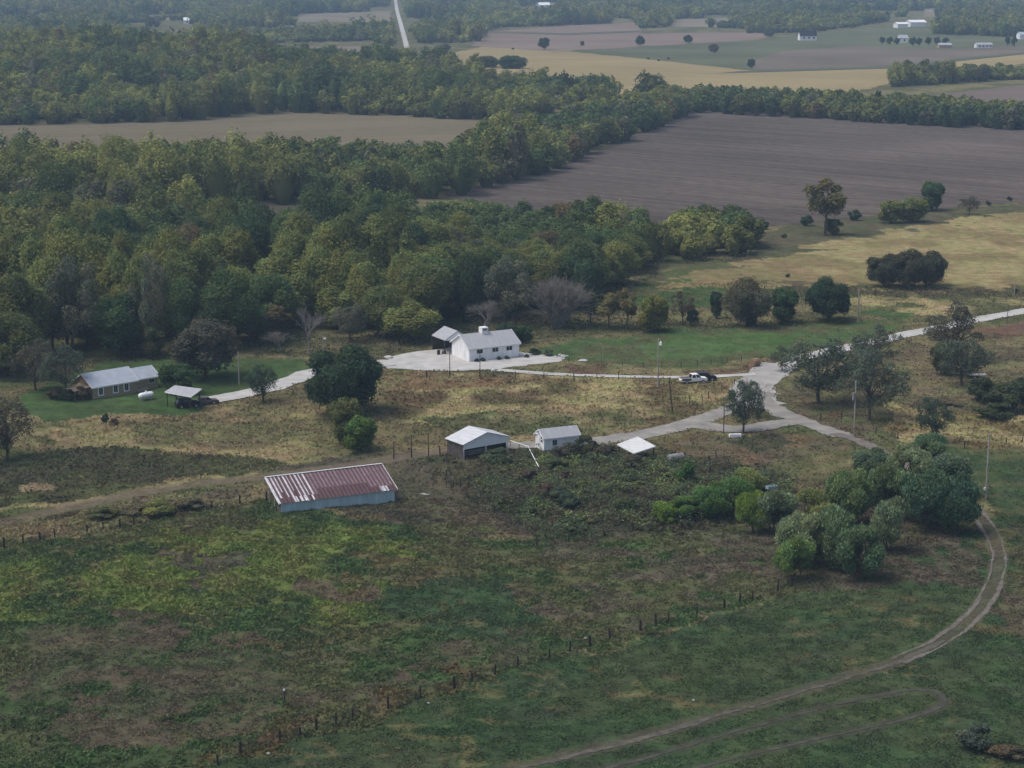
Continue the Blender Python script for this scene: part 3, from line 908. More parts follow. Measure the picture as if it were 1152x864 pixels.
# ------------------------------------------------------------------ woods: where every tree of the woods stands
def scatter(poly, spacing, seed):
    """jittered grid of world points inside a pixel polygon"""
    r = np.random.default_rng(seed)
    gx, gy = GN([p[0] for p in poly], [p[1] for p in poly])
    x0, x1, y0, y1 = min(gx), max(gx), min(gy), max(gy)
    X, Y = np.meshgrid(np.arange(x0, x1, spacing), np.arange(y0, y1, spacing))
    X = X.ravel() + r.uniform(-.45, .45, X.size) * spacing; Y = Y.ravel() + r.uniform(-.45, .45, Y.size) * spacing
    px, py = PN(X, Y)
    k = inpoly(px, py, poly) & (px > -60) & (px < 1212)
    return X[k], Y[k]

def wood_colour(x, y, r):
    """leaf colour class of a tree from drifts of species across the wood"""
    n = fbm(x / 45.0, y / 45.0, 300, 3) + r.uniform(-.15, .15, len(x))
    n2 = r.random(len(x))
    cls = np.where(n < .36, 0, np.where(n < .47, 1, np.where(n < .60, 2, 3)))
    cls = np.where(n2 < .012, 4, cls); cls = np.where((n2 > .95), 5, cls)
    return cls
CLS = [('dark green', (.047, .070, .032)), ('mid green', (.063, .091, .035)), ('olive', (.092, .104, .038)), ('yellow-green', (.124, .136, .043)), ('rusty brown', (.098, .080, .040)), ('thinning grey-green', (.092, .096, .062))]

parts_ = []
for poly, sp, seed, hgt in ((WOOD_NEAR, 7.6, 1, 12.8), (WOOD_LOBE, 6.0, 2, 9.5), (WOOD_MID, 7.8, 3, 12.3), (WOOD_HILL, 8.6, 4, 12.0), (LINE_MID, 6.0, 5, 9.5), (LINE_UP, 7.0, 6, 9.0),
                            (FAR_A, 10.0, 7, 12.0), (FAR_B, 9, 8, 11.0), (FAR_C, 9, 9, 11.0)):
    X, Y = scatter(poly, sp, seed)
    r = np.random.default_rng(seed + 50)
    px, py = PN(X, Y)
    keep = np.ones(len(X), bool)
    if poly is FAR_A:
        for gp in FAR_GAPS: keep &= ~inpoly(px, py, gp)
        gx, gy = GN([p[0] for p in FAR_ROAD], [p[1] for p in FAR_ROAD])
        keep &= distpoly(X, Y, list(zip(gx, gy))) > 10
        keep &= fbm(X / 160, Y / 260, 400, 3) < .62
    if poly is LINE_MID:
        keep &= r.random(len(X)) < .9
    X, Y = X[keep], Y[keep]
    hh = hgt * r.uniform(.6, 1.28, len(X)) * (0.62 + .80 * sstep(.28, .70, fbm(X / 52, Y / 75, 500, 3)))
    px, py = PN(X, Y)
    if poly is WOOD_NEAR: hh = np.where(px > 470, np.clip(hh, 9.5, 14.5), hh)
    if poly is WOOD_HILL: hh = np.where(px > 540, hh * .72, np.where(py < 95, hh * .9, hh))
    if poly is WOOD_MID: hh = np.where((py < 205) & (px < 520), np.clip(hh, 5, 10.5), np.where(px > 600, np.clip(hh, 6, 11.5), hh))
    if poly is WOOD_LOBE: hh = np.clip(hh, 6, 9.5)
    if poly is LINE_MID: hh = np.clip(hh, 4.5, 10.5)
    ww = sp * r.uniform(1.15, 1.75, len(X))
    parts_.append(np.stack([X, Y, hh, ww, wood_colour(X, Y, r), r.uniform(0, 6.28, len(X)), r.random(len(X)), np.full(len(X), seed)], 1))
WT = np.vstack(parts_)
# keep the woodland edge open in front of the leafless trees
_px, _py = PN(WT[:, 0], WT[:, 1])
drop = (np.abs(_px - 626) < 46) & (_py > 350) & (_py < 400)
drop |= (np.abs(_px - 348) < 30) & (_py > 374) & (_py < 410)
drop |= (np.abs(_px - 545) < 24) & (_py > 368) & (_py < 400)
WT = WT[~drop]
dist = np.hypot(WT[:, 0], WT[:, 1])
wpx, wpy = PN(WT[:, 0], WT[:, 1])
N_SINGLE = 225
inview = (wpx > -15) & (wpx < 1167)
order = np.argsort(np.where(inview, dist, 1e9))
single = np.zeros(len(WT), bool); single[order[:N_SINGLE]] = True

def region(px, py):
    if px < 95: return 'at the left edge of the photo'
    if px < 240: return 'behind the brown house'
    if px < 440: return 'behind the large dark oak'
    if px < 600: return 'behind the white house'
    return 'at its right end beside the bare tree'
for i in np.where(single)[0]:
    x, y, h, w, c, rz, u, _ = WT[i]
    c = int(c); nm, col = CLS[c]
    key = ('broad0', 'broad1', 'broad2', 'broad3', 'tall0')[int(u * 5)]
    if c == 5: key = ('sparse0', 'sparse1', 'sparse2')[int(u * 3)]
    if c == 4 and u < .5: key = 'tall1'
    rg = region(wpx[i], wpy[i])
    o = empty('woodland_tree', (x, y, float(zt(x, y))), 0, f'{nm} broadleaf tree in the near woodland {rg}', 'tree', f'{nm} woodland trees {rg}')
    k = random.uniform(.85, 1.15)
    place(o, key, w, h, tuple(a * k for a in col), rz)

# the rest of the woods as one mass
def wood_variants(nl, n, card, core):
    out = []
    for k in range(6):
        C, A = lobes(nl, 1.0, 1.0, 0.02, (.26, .42))
        P, nn, li = crown_points(C, A, n, .15)
        m = len(P)
        nr = nn * .75 + unit(m) * .6; nr /= np.linalg.norm(nr, axis=1)[:, None]
        tint = rng.uniform(.8, 1.2, len(C))[li] * rng.uniform(.8, 1.2, m)
        out.append((P, nr, tint, C, A))
    return out

def merge_wood(sel, nl, n, card, aspect=.7):
    VV, QQ, CC = [], [], []
    base = 0
    vr = wood_variants(nl, n, card, 0)
    T = WT[sel]
    pick = (T[:, 6] * 6).astype(int) % 6
    for k in range(6):
        t = T[pick == k]
        if not len(t): continue
        P, nr, tint, C, A = vr[k]
        m = len(P)
        ca, sa = np.cos(t[:, 5])[:, None], np.sin(t[:, 5])[:, None]
        px_ = (P[None, :, 0] * ca - P[None, :, 1] * sa) * t[:, 3:4] + t[:, 0:1]
        py_ = (P[None, :, 0] * sa + P[None, :, 1] * ca) * t[:, 3:4] + t[:, 1:2]
        pz_ = P[None, :, 2] * t[:, 2:3] + zt(t[:, 0], t[:, 1])[:, None]
        pos = np.stack([px_, py_, pz_], -1).reshape(-1, 3)
        n_ = np.stack([nr[None, :, 0] * ca - nr[None, :, 1] * sa, nr[None, :, 0] * sa + nr[None, :, 1] * ca, np.repeat(nr[None, :, 2], len(t), 0)], -1).reshape(-1, 3)
        sz = card * rng.uniform(.65, 1.3, len(pos))
        V, Q = cards(pos, n_, sz, sz * aspect)
        base_c = LEAFGAIN * np.array((1.08, 1.04, .96)) * np.array([c[1] for c in CLS])[t[:, 4].astype(int)] * rng.uniform(.74, 1.26, (len(t), 1))
        col = (base_c[:, None, :] * tint[None, :, None]).reshape(-1, 3)
        VV.append(V); QQ.append(Q + base); CC.append(col); base += len(V)
        # inner body of each crown
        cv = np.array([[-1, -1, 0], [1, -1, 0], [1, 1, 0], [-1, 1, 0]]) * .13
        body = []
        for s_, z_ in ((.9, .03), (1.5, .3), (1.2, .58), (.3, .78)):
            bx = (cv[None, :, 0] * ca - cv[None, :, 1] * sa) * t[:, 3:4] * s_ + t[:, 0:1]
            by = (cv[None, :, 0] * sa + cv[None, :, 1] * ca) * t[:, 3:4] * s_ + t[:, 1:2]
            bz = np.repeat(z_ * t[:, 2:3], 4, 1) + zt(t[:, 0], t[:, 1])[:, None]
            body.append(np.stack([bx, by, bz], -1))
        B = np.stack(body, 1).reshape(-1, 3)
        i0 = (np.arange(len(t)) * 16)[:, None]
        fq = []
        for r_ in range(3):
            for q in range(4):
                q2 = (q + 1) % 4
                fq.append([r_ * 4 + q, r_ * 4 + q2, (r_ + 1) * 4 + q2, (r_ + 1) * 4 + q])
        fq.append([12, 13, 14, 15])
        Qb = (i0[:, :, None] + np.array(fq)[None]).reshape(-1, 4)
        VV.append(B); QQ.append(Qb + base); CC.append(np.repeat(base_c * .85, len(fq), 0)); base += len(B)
    return np.vstack(VV), np.vstack(QQ), np.vstack(CC)

rest = ~single
for nm, sel, nl, n, card, lab in (
        ('woodland', rest & (dist < 620), 12, 1700, .36, 'dense mixed autumn woodland behind the houses'),
        ('distant_woodland', rest & (dist >= 620) & (dist < 1300), 10, 600, .56, 'hazy wooded hill and belts beyond the fields'),
        ('far_woodland', rest & (dist >= 1300), 9, 95, 1.1, 'faint blue-grey woods towards the horizon')):
    V, Q, C = merge_wood(sel, nl, n, card)
    me = np_mesh(nm, V, Q, [M_WOOD], ('Col', 'FACE', C))
    tag(link(nm, me), lab, 'woodland', None, 'stuff')

# ------------------------------------------------------------------ single trees one can tell apart
tree('oak', 386, 466, 96, 84, 'dkgreen', 'large dense dark green oak between the two driveways', name='oak_tree')
tree('round', 388, 499, 48, 60, (.09, .10, .036), 'olive round tree in front of the large dark oak')
tree('round', 405, 507, 47, 44, (.075, .118, .03), 'small bright green tree just behind the rusty roofed barn')
tree('sparse2', 296, 452, 40, 46, 'bluegreen', 'small dark airy tree beside the left driveway')
tree('sparse2', 8, 518, 72, 78, 'brown', 'dark thin-leaved tree cut by the left edge above pasture')
tree('round', 200, 442, 50, 38, 'green', 'rounded green tree beside the brown house and carport')
tree('broad2', 232, 428, 84, 72, 'brown', 'wide brownish olive tree behind the carport')
tree('sparse0', 74, 448, 62, 60, 'greygreen', 'grey-green thin tree in front of the brown house porch')
tree('sparse2', 40, 440, 60, 62, 'brown', 'brownish thin tree left of the brown house')
tree('tall0', 135, 402, 58, 80, 'green', 'bright green tree standing tall behind the brown house')
tree('round', 172, 403, 40, 44, 'olive', 'yellowish olive small tree behind the brown house roof')
tree('bare', 348, 398, 40, 56, 'grey', 'pale leafless tree with spreading limbs at the woodland edge', name='bare_tree')
tree('baregrey', 315, 398, 34, 26, 'grey', 'low grey leafless tree with arching stems left of the pale dead tree', name='bare_tree')
tree('fan', 626, 368, 64, 62, 'grey', 'big grey leafless tree with fanned stems right of the white house', name='bare_tree')
tree('baregrey', 545, 380, 40, 46, 'grey', 'grey leafless tree behind the white house cupola', name='bare_tree')
tree('round', 570, 388, 34, 28, 'dkgreen', 'dark green bushy tree behind the right end of the white house')
tree('round', 588, 384, 26, 22, 'green', 'small green bushy tree at the right corner of the white house')
tree('round', 735, 374, 42, 46, (.115, .12, .032), 'yellow-leaved round tree with dark stem at the meadow edge')
for px, py, w, h, c, k, l in ((665, 366, 28, 40, 'olive', 'tall1', 'slim olive thin tree first right of the grey fanned bare tree'), (684, 370, 34, 44, (.13, .115, .045), 'tall1', 'pale yellow thin tree between the bare tree and the yellow round tree'),
                           (706, 371, 30, 50, (.14, .12, .05), 'tall1', 'tall tan and yellow thin tree just left of the yellow round tree'), (768, 366, 36, 40, 'rust', 'sparse1', 'reddish brown thin tree right of the yellow round tree')):
    tree(k, px, py, w, h, c, l)
tree('round', 779, 366, 17, 20, 'bluegreen', 'little blue-green bush tree at the back of the green meadow')
tree('round', 806, 358, 20, 34, 'dkgreen', 'slim dark green tree first in the row behind the meadow')
tree('broad1', 840, 368, 56, 54, (.082, .078, .044), 'brownish olive rounded tree in the row behind the meadow')
tree('round', 845, 368, 22, 26, 'dkgreen', 'small dark cedar under the brownish olive tree', name='cedar_tree')
tree('round', 882, 364, 42, 44, 'green', 'mid green tree between brownish olive tree and dark round tree')
tree('oak', 932, 362, 54, 52, 'dkgreen', 'very dark dense round tree at the right of the meadow row', name='oak_tree')
for px, py, w, h, l in ((994, 323, 40, 40, 'dark clump tree at the left end of the straw field thicket'), (1018, 324, 44, 46, 'dark clump tree in the middle of the straw field thicket'), (1042, 323, 44, 44, 'dark clump tree at the right end of the straw field thicket')):
    tree('oak', px, py, w * 1.1, h, (.055, .058, .036), l, 'trees of the dark thicket in the straw field')
tree('tall1', 928, 265, 50, 68, (.135, .118, .05), 'tall thin yellow-tan tree with bare lower trunk at the plowed field edge')
tree('round', 937, 264, 24, 20, 'olive', 'small olive bush at the foot of the tall yellow-tan tree')
tree('round', 1002, 251, 34, 28, 'ygreen', 'pale yellow-green low tree left of a pair by plowed field')
tree('round', 1026, 250, 44, 30, 'ygreen', 'wide yellow-green low tree right of a pair by plowed field')
tree('round', 1048, 237, 36, 36, 'green', 'dark green round tree behind the yellow-green pair')
tree('sparse1', 1090, 242, 30, 22, 'brown', 'brown thin low tree at the right plowed field edge')
for px, py, w, l in ((907, 254, 16, 'dark shrub left of the tall yellow-tan tree'), (961, 248, 16, 'dark shrub right of the tall yellow-tan tree'), (882, 268, 7, 'tiny dark shrub left in the field corner by the wood'),
                  (858, 258, 16, 'dark shrub at the end of the woodland point'), (1112, 231, 7, 'tiny dark shrub first on the plowed field edge'), (1136, 226, 7, 'tiny dark shrub farthest right on the plowed field edge'), (886, 312, 6, 'tiny dark shrub beside the curved field track'), (1143, 330, 7, 'tiny black shrub by the right field pole')):
    tree('shrub1', px, py, w, w * .75, 'dkgreen', l, name='shrub', cat='shrub')
# trees round the road junction
tree('sparse2', 921, 452, 98, 82, 'greygreen', 'broad grey-green spreading tree beside the road junction', rz=1.0)
tree('sparse0', 978, 470, 86, 82, 'greygreen', 'broad grey-green leaning tree behind the grey utility pole', rz=2.2)
tree('sparse1', 982, 424, 70, 58, 'greygreen', 'grey-green thin tree behind the pair at the junction')
tree('sparse1', 880, 418, 30, 28, 'greygreen', 'small grey-green tree on the road corner')
tree('sparse0', 1074, 404, 70, 66, 'brown', 'upper brownish thin tree against the white gravel road')
tree('sparse2', 1082, 434, 66, 60, 'greygreen', 'dark grey-green tree below the white gravel road')
tree('round', 1062, 422, 34, 44, 'olive', 'small yellowish olive tree left of the dark grey-green roadside tree')
tree('sparse2', 1052, 494, 50, 54, 'bluegreen', 'dark blue-green tree above the willow thicket')
tree('sparse2', 836, 488, 50, 64, 'bluegreen', 'lone dark tree on the grass island in the road fork')
tree('baregrey', 846, 470, 34, 46, 'grey', 'grey leafless sapling behind the lone island tree', name='bare_tree')
for i, (px, py, w, h, l) in enumerate(((1105, 452, 46, 28, 'left mound of the low green shrub mass at the right edge'), (1130, 462, 54, 34, 'middle mound of the low green shrub mass at the right edge'), (1158, 456, 50, 34, 'right mound of the low green shrub mass at the photo edge'), (1120, 470, 50, 18, 'lowest front mound of the green shrub mass at the right'))):
    tree(f'shrub{i % 3}', px, py, w, h, (.046, .058, .03), l, name='shrub', cat='shrub')
# willow thicket
WIL = [(745, 586, 34, 22, 'bright', 0, 'low bright green willow bush at left end of the thicket'), (772, 584, 32, 28, 'green', 1, 'low dark green willow bush second from thicket left end'),
       (800, 583, 44, 38, 'green', 2, 'green willow bush third from thicket left end'), (826, 580, 44, 42, 'green', 0, 'green willow bush behind the bright one'), (846, 600, 38, 50, 'bright', 1, 'bright yellow-green willow bush in the thicket front'),
       (872, 602, 50, 50, 'greygreen', 2, 'grey-green willow beside the bright yellow-green one'), (840, 560, 44, 34, 'olive', 0, 'olive willow behind the white trough'), (905, 636, 62, 62, 'greygreen', 1, 'broad grey-green willow at the thicket front by the fence end'), (895, 654, 44, 50, (.06, .085, .035), 2, 'lighter green front willow touching the fence end'),
       (940, 640, 56, 68, (.05, .068, .042), 0, 'grey willow in the middle of the thicket front'), (968, 654, 54, 66, 'bluegreen', 1, 'dark blue-green willow frontmost in the thicket'), (1000, 622, 44, 60, 'greygreen', 2, 'grey willow right of the frontmost one'), (956, 590, 54, 66, (.058, .080, .042), 1, 'pale green willow tall in the thicket middle'),
       (1000, 585, 54, 62, (.062, .082, .046), 2, 'pale grey-green willow in the right thicket middle'), (912, 590, 40, 40, 'olive', 0, 'olive willow low in the thicket middle'), (1042, 596, 66, 70, (.032, .052, .038), 1, 'darkest green willow at the thicket right side'), (1072, 600, 56, 64, (.03, .05, .036), 2, 'dark green willow beside the dirt track bend'),
       (1062, 562, 56, 50, (.05, .064, .046), 0, 'grey-green willow behind the dark right ones'), (1020, 545, 50, 46, 'greygreen', 1, 'grey-green willow at the back of the thicket'), (980, 540, 46, 34, (.05, .065, .045), 2, 'low dull willow at the left back of thicket'), (1048, 524, 50, 34, 'bluegreen', 0, 'blue-green willow under the dark tree above the thicket'), (930, 614, 40, 50, 'olive', 1, 'olive brown willow between front and middle of thicket')]
for px, py, w, h, c, k, l in WIL:
    cc = PAL[c] if isinstance(c, str) else c
    tree(f'willow{k}', px, py, w * 1.14, h * 1.05, tuple(v * g_ for v, g_ in zip(cc, (2.0, 2.05, 1.6))), l, name='willow_tree')
# shrubs near houses and in the pastures
for px, py, w, h, c, l in ((62, 450, 22, 15, 'rust', 'purplish shrub at the left end of the brown house bed'), (78, 452, 20, 14, 'dkgreen', 'dark shrub second along the brown house bed'), (92, 450, 20, 16, 'rust', 'purplish shrub beside the brown house porch'), (118, 476, 9, 11, 'dkgreen', 'small dark bush below the brown house lawn'), (128, 478, 11, 8, 'rust', 'reddish low bush below the brown house lawn'),
                        (602, 398, 16, 8, 'dkgreen', 'dark shrub in the bed right of the white house'), (616, 399, 14, 8, 'greygreen', 'grey-green shrub in the bed right of the white house'), (115, 584, 40, 14, 'olive', 'olive brush clump above the left pasture fence'), (178, 580, 48, 17, (.11, .12, .04), 'yellow-green brush clump above the left pasture fence'), (212, 574, 42, 15, (.10, .09, .055), 'brown brush clump above the left pasture fence'), (150, 578, 44, 13, (.10, .09, .055), 'grey-brown brush clump between two greener ones'),
                        (770, 542, 26, 26, (.055, .11, .035), 'fresh green bush in the weeds below the grey tank'), (660, 514, 34, 24, (.05, .055, .03), 'dark tall brush right of the small white shed'), (636, 516, 30, 18, 'brown', 'dark brush in front of the small white shed'), (678, 517, 36, 18, 'brown', 'dark brush left below the white shelter roof'), (640, 570, 30, 18, 'bluegreen', 'bluish brush in the middle of the weeds'),
                        (560, 520, 44, 14, (.045, .06, .035), 'low green brush before the open gabled shed'), (1098, 842, 46, 32, (.06, .075, .055), 'blue-grey bush near the lower right corner'), (1134, 850, 46, 18, 'rust', 'rust red dead brush in the lower right corner'), (748, 590, 20, 14, (.085, .12, .03), 'yellow-green bush under the willow row'), (1036, 590, 24, 20, 'greygreen', 'low grey bush in the willow gap')):
    tree(f'shrub{random.randint(0, 2)}', px, py, w, h, c, l, name='shrub', cat='shrub')
for k in range(26):
    px, py = 0, 0
    while not bool(inpoly(np.array([px]), np.array([py]), [(575, 536), (610, 526), (700, 524), (800, 532), (860, 548), (840, 570), (740, 582), (650, 600), (600, 595)])[0]):
        px, py = random.uniform(570, 870), random.uniform(520, 602)
    w = random.uniform(16, 34)
    tree(f'shrub{k % 3}', px, py, w, w * random.uniform(.4, .65), random.choice([(.085, .082, .05), (.07, .085, .04), (.055, .07, .042), (.1, .115, .045), (.08, .065, .045)]), 'scrubby brush clump among the tangled weeds below the sheds', 'brush clumps in the weed plot', 'shrub', 'shrub')
# far single trees
for px, py, w, h, c, l in ((612, 56, 15, 14, 'dkgreen', 'far round tree alone in the grey stubble field'), (655, 52, 6, 6, 'brown', 'far small brown tree between two larger field trees'), (720, 52, 13, 12, 'dkgreen', 'far dense round tree on the green field edge'), (774, 49, 12, 10, 'dkgreen', 'far round tree on the long field boundary'), (803, 60, 13, 11, 'rust', 'far brown round tree in the pasture'), (845, 77, 11, 11, 'dkgreen', 'far small tree beside the tan stubble track'),
                           (548, 80, 34, 16, 'olive', 'far thin tree left in the clump on the tan field'), (575, 82, 38, 19, 'green', 'far dark tree right in the clump on the tan field'), (501, 58, 14, 9, 'greygreen', 'far low tree at the tan field corner'), (865, 42, 14, 9, 'greygreen', 'far grey-green tree near the dark-roofed farmhouse')):
    tree('broad2', px, py, w, h, c, l)
for i, (px, py, w, h) in enumerate(((992, 50, 10, 11), (1001, 51, 11, 12), (1009, 51, 10, 11), (1027, 52, 12, 13), (1034, 52, 11, 12), (1044, 51, 11, 12), (1054, 51, 11, 12), (1064, 50, 11, 10))):
    tree('cedar', px, py, w, h, 'dkgreen', 'far dark evergreen in the row around the small white farm building', 'dark evergreens of the far farm row', name='evergreen_tree')
for px, py, w, h in ((1133, 52, 9, 14), (1141, 53, 9, 15)):
    tree('cedar', px, py, w, h, 'dkgreen', 'far dark evergreen beside the long white farm shed', 'dark evergreens by the far long shed', name='evergreen_tree')
for px, py, l in ((577, 56, 'tiny dark shrub on the left grey field boundary'), (729, 67, 'tiny dark shrub first of three on the green field edge'), (741, 69, 'tiny dark shrub second of three on the green field edge'), (752, 67, 'tiny dark shrub third of three on the green field edge')):
    tree('shrub0', px, py, 4, 2.4, 'dkgreen', l, name='shrub', cat='shrub')

# ------------------------------------------------------------------ ground vegetation (uncountable)
def tufts():
    n = 760000
    r = np.random.default_rng(11)
    u = r.random(n)
    d = np.sqrt(150 ** 2 + u * (455 ** 2 - 150 ** 2))
    near = r.random(n) < .62
    d = np.where(near, np.sqrt(150 ** 2 + u * (270 ** 2 - 150 ** 2)), d)
    a = np.radians(r.uniform(-16.5, 16.5, n))
    x, y = d * np.sin(a), d * np.cos(a)
    px, py = PN(x, y)
    k = ~roadmask(x, y, -.35) & ~inpoly(px, py, WOOD_NEAR) & ~inpoly(px, py, WOOD_LOBE)
    for pl in ([(500, 218), (700, 158), (785, 122), (1190, 147), (1190, 222), (960, 246), (760, 270), (660, 262)],): k &= ~inpoly(px, py, pl)
    clump = fbm(x / 1.3, y / 1.3, 900, 3)
    k &= clump + r.uniform(-.15, .15, n) > .42
    x, y = x[k], y[k]; clump = clump[k]
    C, H = paint(x, y)
    n = len(x)
    h = H * r.uniform(.35, 1.0, n) * (0.45 + clump)
    P = np.stack([x, y, zt(x, y) + h * .45], 1)
    # leaning blades: a rhombus standing on the ground
    ax = np.stack([r.normal(0, .55, n), r.normal(0, .55, n), np.full(n, .8)], 1); ax /= np.linalg.norm(ax, axis=1)[:, None]
    side = unit(n); side[:, 2] *= .3
    side -= ax * (side * ax).sum(1)[:, None]; side /= np.linalg.norm(side, axis=1)[:, None]
    ha = (h * .62)[:, None]; hb = (h * r.uniform(.35, .7, n) + .04)[:, None]
    V = np.stack([P - ax * ha, P - side * hb, P + ax * ha, P + side * hb], 1).reshape(-1, 3)
    Q = np.arange(4 * n).reshape(n, 4)
    C = C * r.uniform(1.2, 1.85, (n, 1))
    me = np_mesh('grass', V, Q, [M_WOOD], ('Col', 'FACE', C))
    tag(link('grass', me), 'rough mixed pasture grass over the fields', 'grass', None, 'stuff')
tufts()

def weeds(name, polys, dens, hgt, cols, card, lab, seed):
    """tall tangled growth: leaf clumps and stems through a layer of uneven height"""
    r = np.random.default_rng(seed)
    VV, CC = [], []
    for poly in polys:
        gx, gy = GN([p[0] for p in poly], [p[1] for p in poly])
        area = (max(gx) - min(gx)) * (max(gy) - min(gy))
        n = int(area * dens)
        x = r.uniform(min(gx), max(gx), n); y = r.uniform(min(gy), max(gy), n)
        px, py = PN(x, y)
        q = inpoly(px + (fbm(x / 3, y / 3, 70) - .5) * (40 if seed != 4 else 4), py + (fbm(x / 3, y / 3, 71) - .5) * (14 if seed != 4 else 2.5), poly) & ~roadmask(x, y, .6)
        x, y = x[q], y[q]; n = len(x)
        top = hgt * (0.25 + 1.5 * sstep(.3, .75, fbm(x / 2.6, y / 2.6, 72 + seed, 3)))
        z = zt(x, y) + top * np.sqrt(r.random(n))
        nr = np.stack([r.normal(0, .6, n), r.normal(0, .6, n), np.full(n, .8)], 1); nr /= np.linalg.norm(nr, axis=1)[:, None]
        sz = card * r.uniform(.5, 1.3, n)
        V, _ = cards(np.stack([x, y, z], 1), nr, sz, sz * .55)
        m = fbm(x / 4.5, y / 4.5, 80 + seed, 3)
        ci = np.clip(((m - .28) / .44 * len(cols)).astype(int), 0, len(cols) - 1)
        VV.append(V); CC.append(np.array(cols)[ci] * (2.15 if seed == 1 else 1.6) * r.uniform(.55, 1.5, (n, 1)))
    V = np.vstack(VV)
    me = np_mesh(name, V, np.arange(len(V)).reshape(-1, 4), [M_WOOD], ('Col', 'FACE', np.vstack(CC)))
    tag(link(name, me), lab, 'weeds', None, 'stuff')
weeds('weeds', [[(560, 520), (590, 508), (660, 506), (740, 512), (800, 520), (860, 530), (900, 545), (880, 585), (800, 590), (730, 592), (640, 608), (600, 606), (560, 570), (535, 545)]], 24, 1.15,
      [(.05, .046, .032), (.042, .050, .028), (.056, .068, .034), (.045, .060, .036), (.080, .100, .038)], .17, 'tangled dark weeds and brambles below the sheds', 1)
weeds('brambles', [[(500, 535), (560, 515), (600, 600), (560, 590), (520, 560)], [(60, 596), (100, 578), (220, 565), (235, 574), (170, 586), (80, 600)], [(-40, 560), (60, 515), (190, 508), (300, 515), (300, 526), (180, 545)],
                   [(860, 322), (1000, 327), (1152, 326), (1160, 333), (1000, 337), (880, 331)], [(900, 540), (1060, 510), (1100, 560), (1060, 620), (900, 640), (880, 580)]], 7, .38,
      [(.08, .062, .045), (.07, .062, .04), (.06, .058, .036), (.085, .078, .045)], .17, 'low brown brambles and dead stalks in the pastures', 2)
def along(line, up, dn):
    return [(x, y - up) for x, y in line] + [(x, y + dn) for x, y in reversed(line)]
weeds('fence_line_grass', [along(FENCE_FRONT, 1.5, 1.2), along(FENCE_LEFT, 1.2, 1.0)], 16, .5, [(.012, .02, .011), (.016, .024, .013), (.03, .035, .02)], .13, 'dark rank grass along the foot of the pasture fences', 4)
weeds('undergrowth', [[(-60, 440), (60, 412), (150, 404), (260, 402), (340, 400), (430, 396), (500, 388), (560, 382), (610, 380), (660, 372), (690, 345), (740, 310), (752, 300), (740, 296), (640, 350), (500, 372), (240, 390), (-60, 420)],
                      [(655, 372), (700, 374), (790, 372), (900, 366), (900, 360), (780, 364), (690, 362)], [(760, 300), (850, 293), (850, 287), (760, 292)]], 6, 1.1,
      [(.036, .046, .026), (.05, .056, .032), (.065, .06, .04)], .24, 'dark undergrowth along the woodland edge', 3)

# ------------------------------------------------------------------ buildings
def frame(name, a, b, label, cat='house', z=None):
    """Empty at the front-left ground corner; local x along the front, y towards the back"""
    A, B = ground(*a), ground(*b)
    rz = math.atan2(B.y - A.y, B.x - A.x)
    zz = min(A.z, B.z) if z is None else z
    o = empty(name, (A.x, A.y, zz), rz, label, cat)
    return o, math.hypot(B.x - A.x, B.y - A.y)

def gable_x(parent, x0, x1, y0, y1, hw, hr, mwall, mroof, over=0.3, th=0.12, mtrim=None, roofname='roof'):
    """walls and two roof slopes with the ridge along local x"""
    ym = (y0 + y1) / 2
    w = MB(); w.prismx([(y0, -0.4), (y1, -0.4), (y1, hw), (ym, hr), (y0, hw)], x0, x1)
    wall = w.build('wall', mwall, parent)
    sl = (hr - hw) / (ym - y0)
    r = MB()
    e = over
    for s in (0, 1):
        ye = y0 - e if s == 0 else y1 + e
        ze = hw - e * sl
        r.hexa([(x0 - e, ye, ze + .02), (x1 + e, ye, ze + .02), (x1 + e, ym, hr + .02), (x0 - e, ym, hr + .02),
                (x0 - e, ye, ze + th), (x1 + e, ye, ze + th), (x1 + e, ym, hr + th), (x0 - e, ym, hr + th)] if s == 0 else
               [(x0 - e, ym, hr + .02), (x1 + e, ym, hr + .02), (x1 + e, ye, ze + .02), (x0 - e, ye, ze + .02),
                (x0 - e, ym, hr + th), (x1 + e, ym, hr + th), (x1 + e, ye, ze + th), (x0 - e, ye, ze + th)])
    roof = r.build(roofname, mroof, parent)
    if mtrim:
        t = MB()
        t.box(x0 - e, x1 + e, y0 - e - .06, y0 - e - .01, hw - e * sl - .1, hw - e * sl + th + .02)
        for xx in (x0 - e - .06, x1 + e + .01):
            for ya, yb, za, zb in ((y0 - e, ym, hw - e * sl, hr), (ym, y1 + e, hr, hw - e * sl)):
                t.hexa([(xx, ya, za - .08), (xx + .05, ya, za - .08), (xx + .05, yb, zb - .08), (xx, yb, zb - .08),
                        (xx, ya, za + th + .02), (xx + .05, ya, za + th + .02), (xx + .05, yb, zb + th + .02), (xx, yb, zb + th + .02)])
        t.build('trim', mtrim, roof)
    return wall, roof

def window_front(parent, x0, x1, z0, z1, y=0.0, mframe=M_WHITE, fr=0.09):
    """window on a wall that faces local -y"""
    w = MB(); w.box(x0, x1, y - .03, y + .02, z0, z1)
    o = w.build('window', M_DARK, parent)
    f = MB()
    f.box(x0 - fr, x0, y - .06, y + .02, z0 - fr, z1 + fr); f.box(x1, x1 + fr, y - .06, y + .02, z0 - fr, z1 + fr)
    f.box(x0, x1, y - .06, y + .02, z1, z1 + fr); f.box(x0, x1, y - .08, y + .02, z0 - fr, z0)
    f.box((x0 + x1) / 2 - .02, (x0 + x1) / 2 + .02, y - .05, y + .01, z0, z1)
    f.build('frame', mframe, o)
    return o

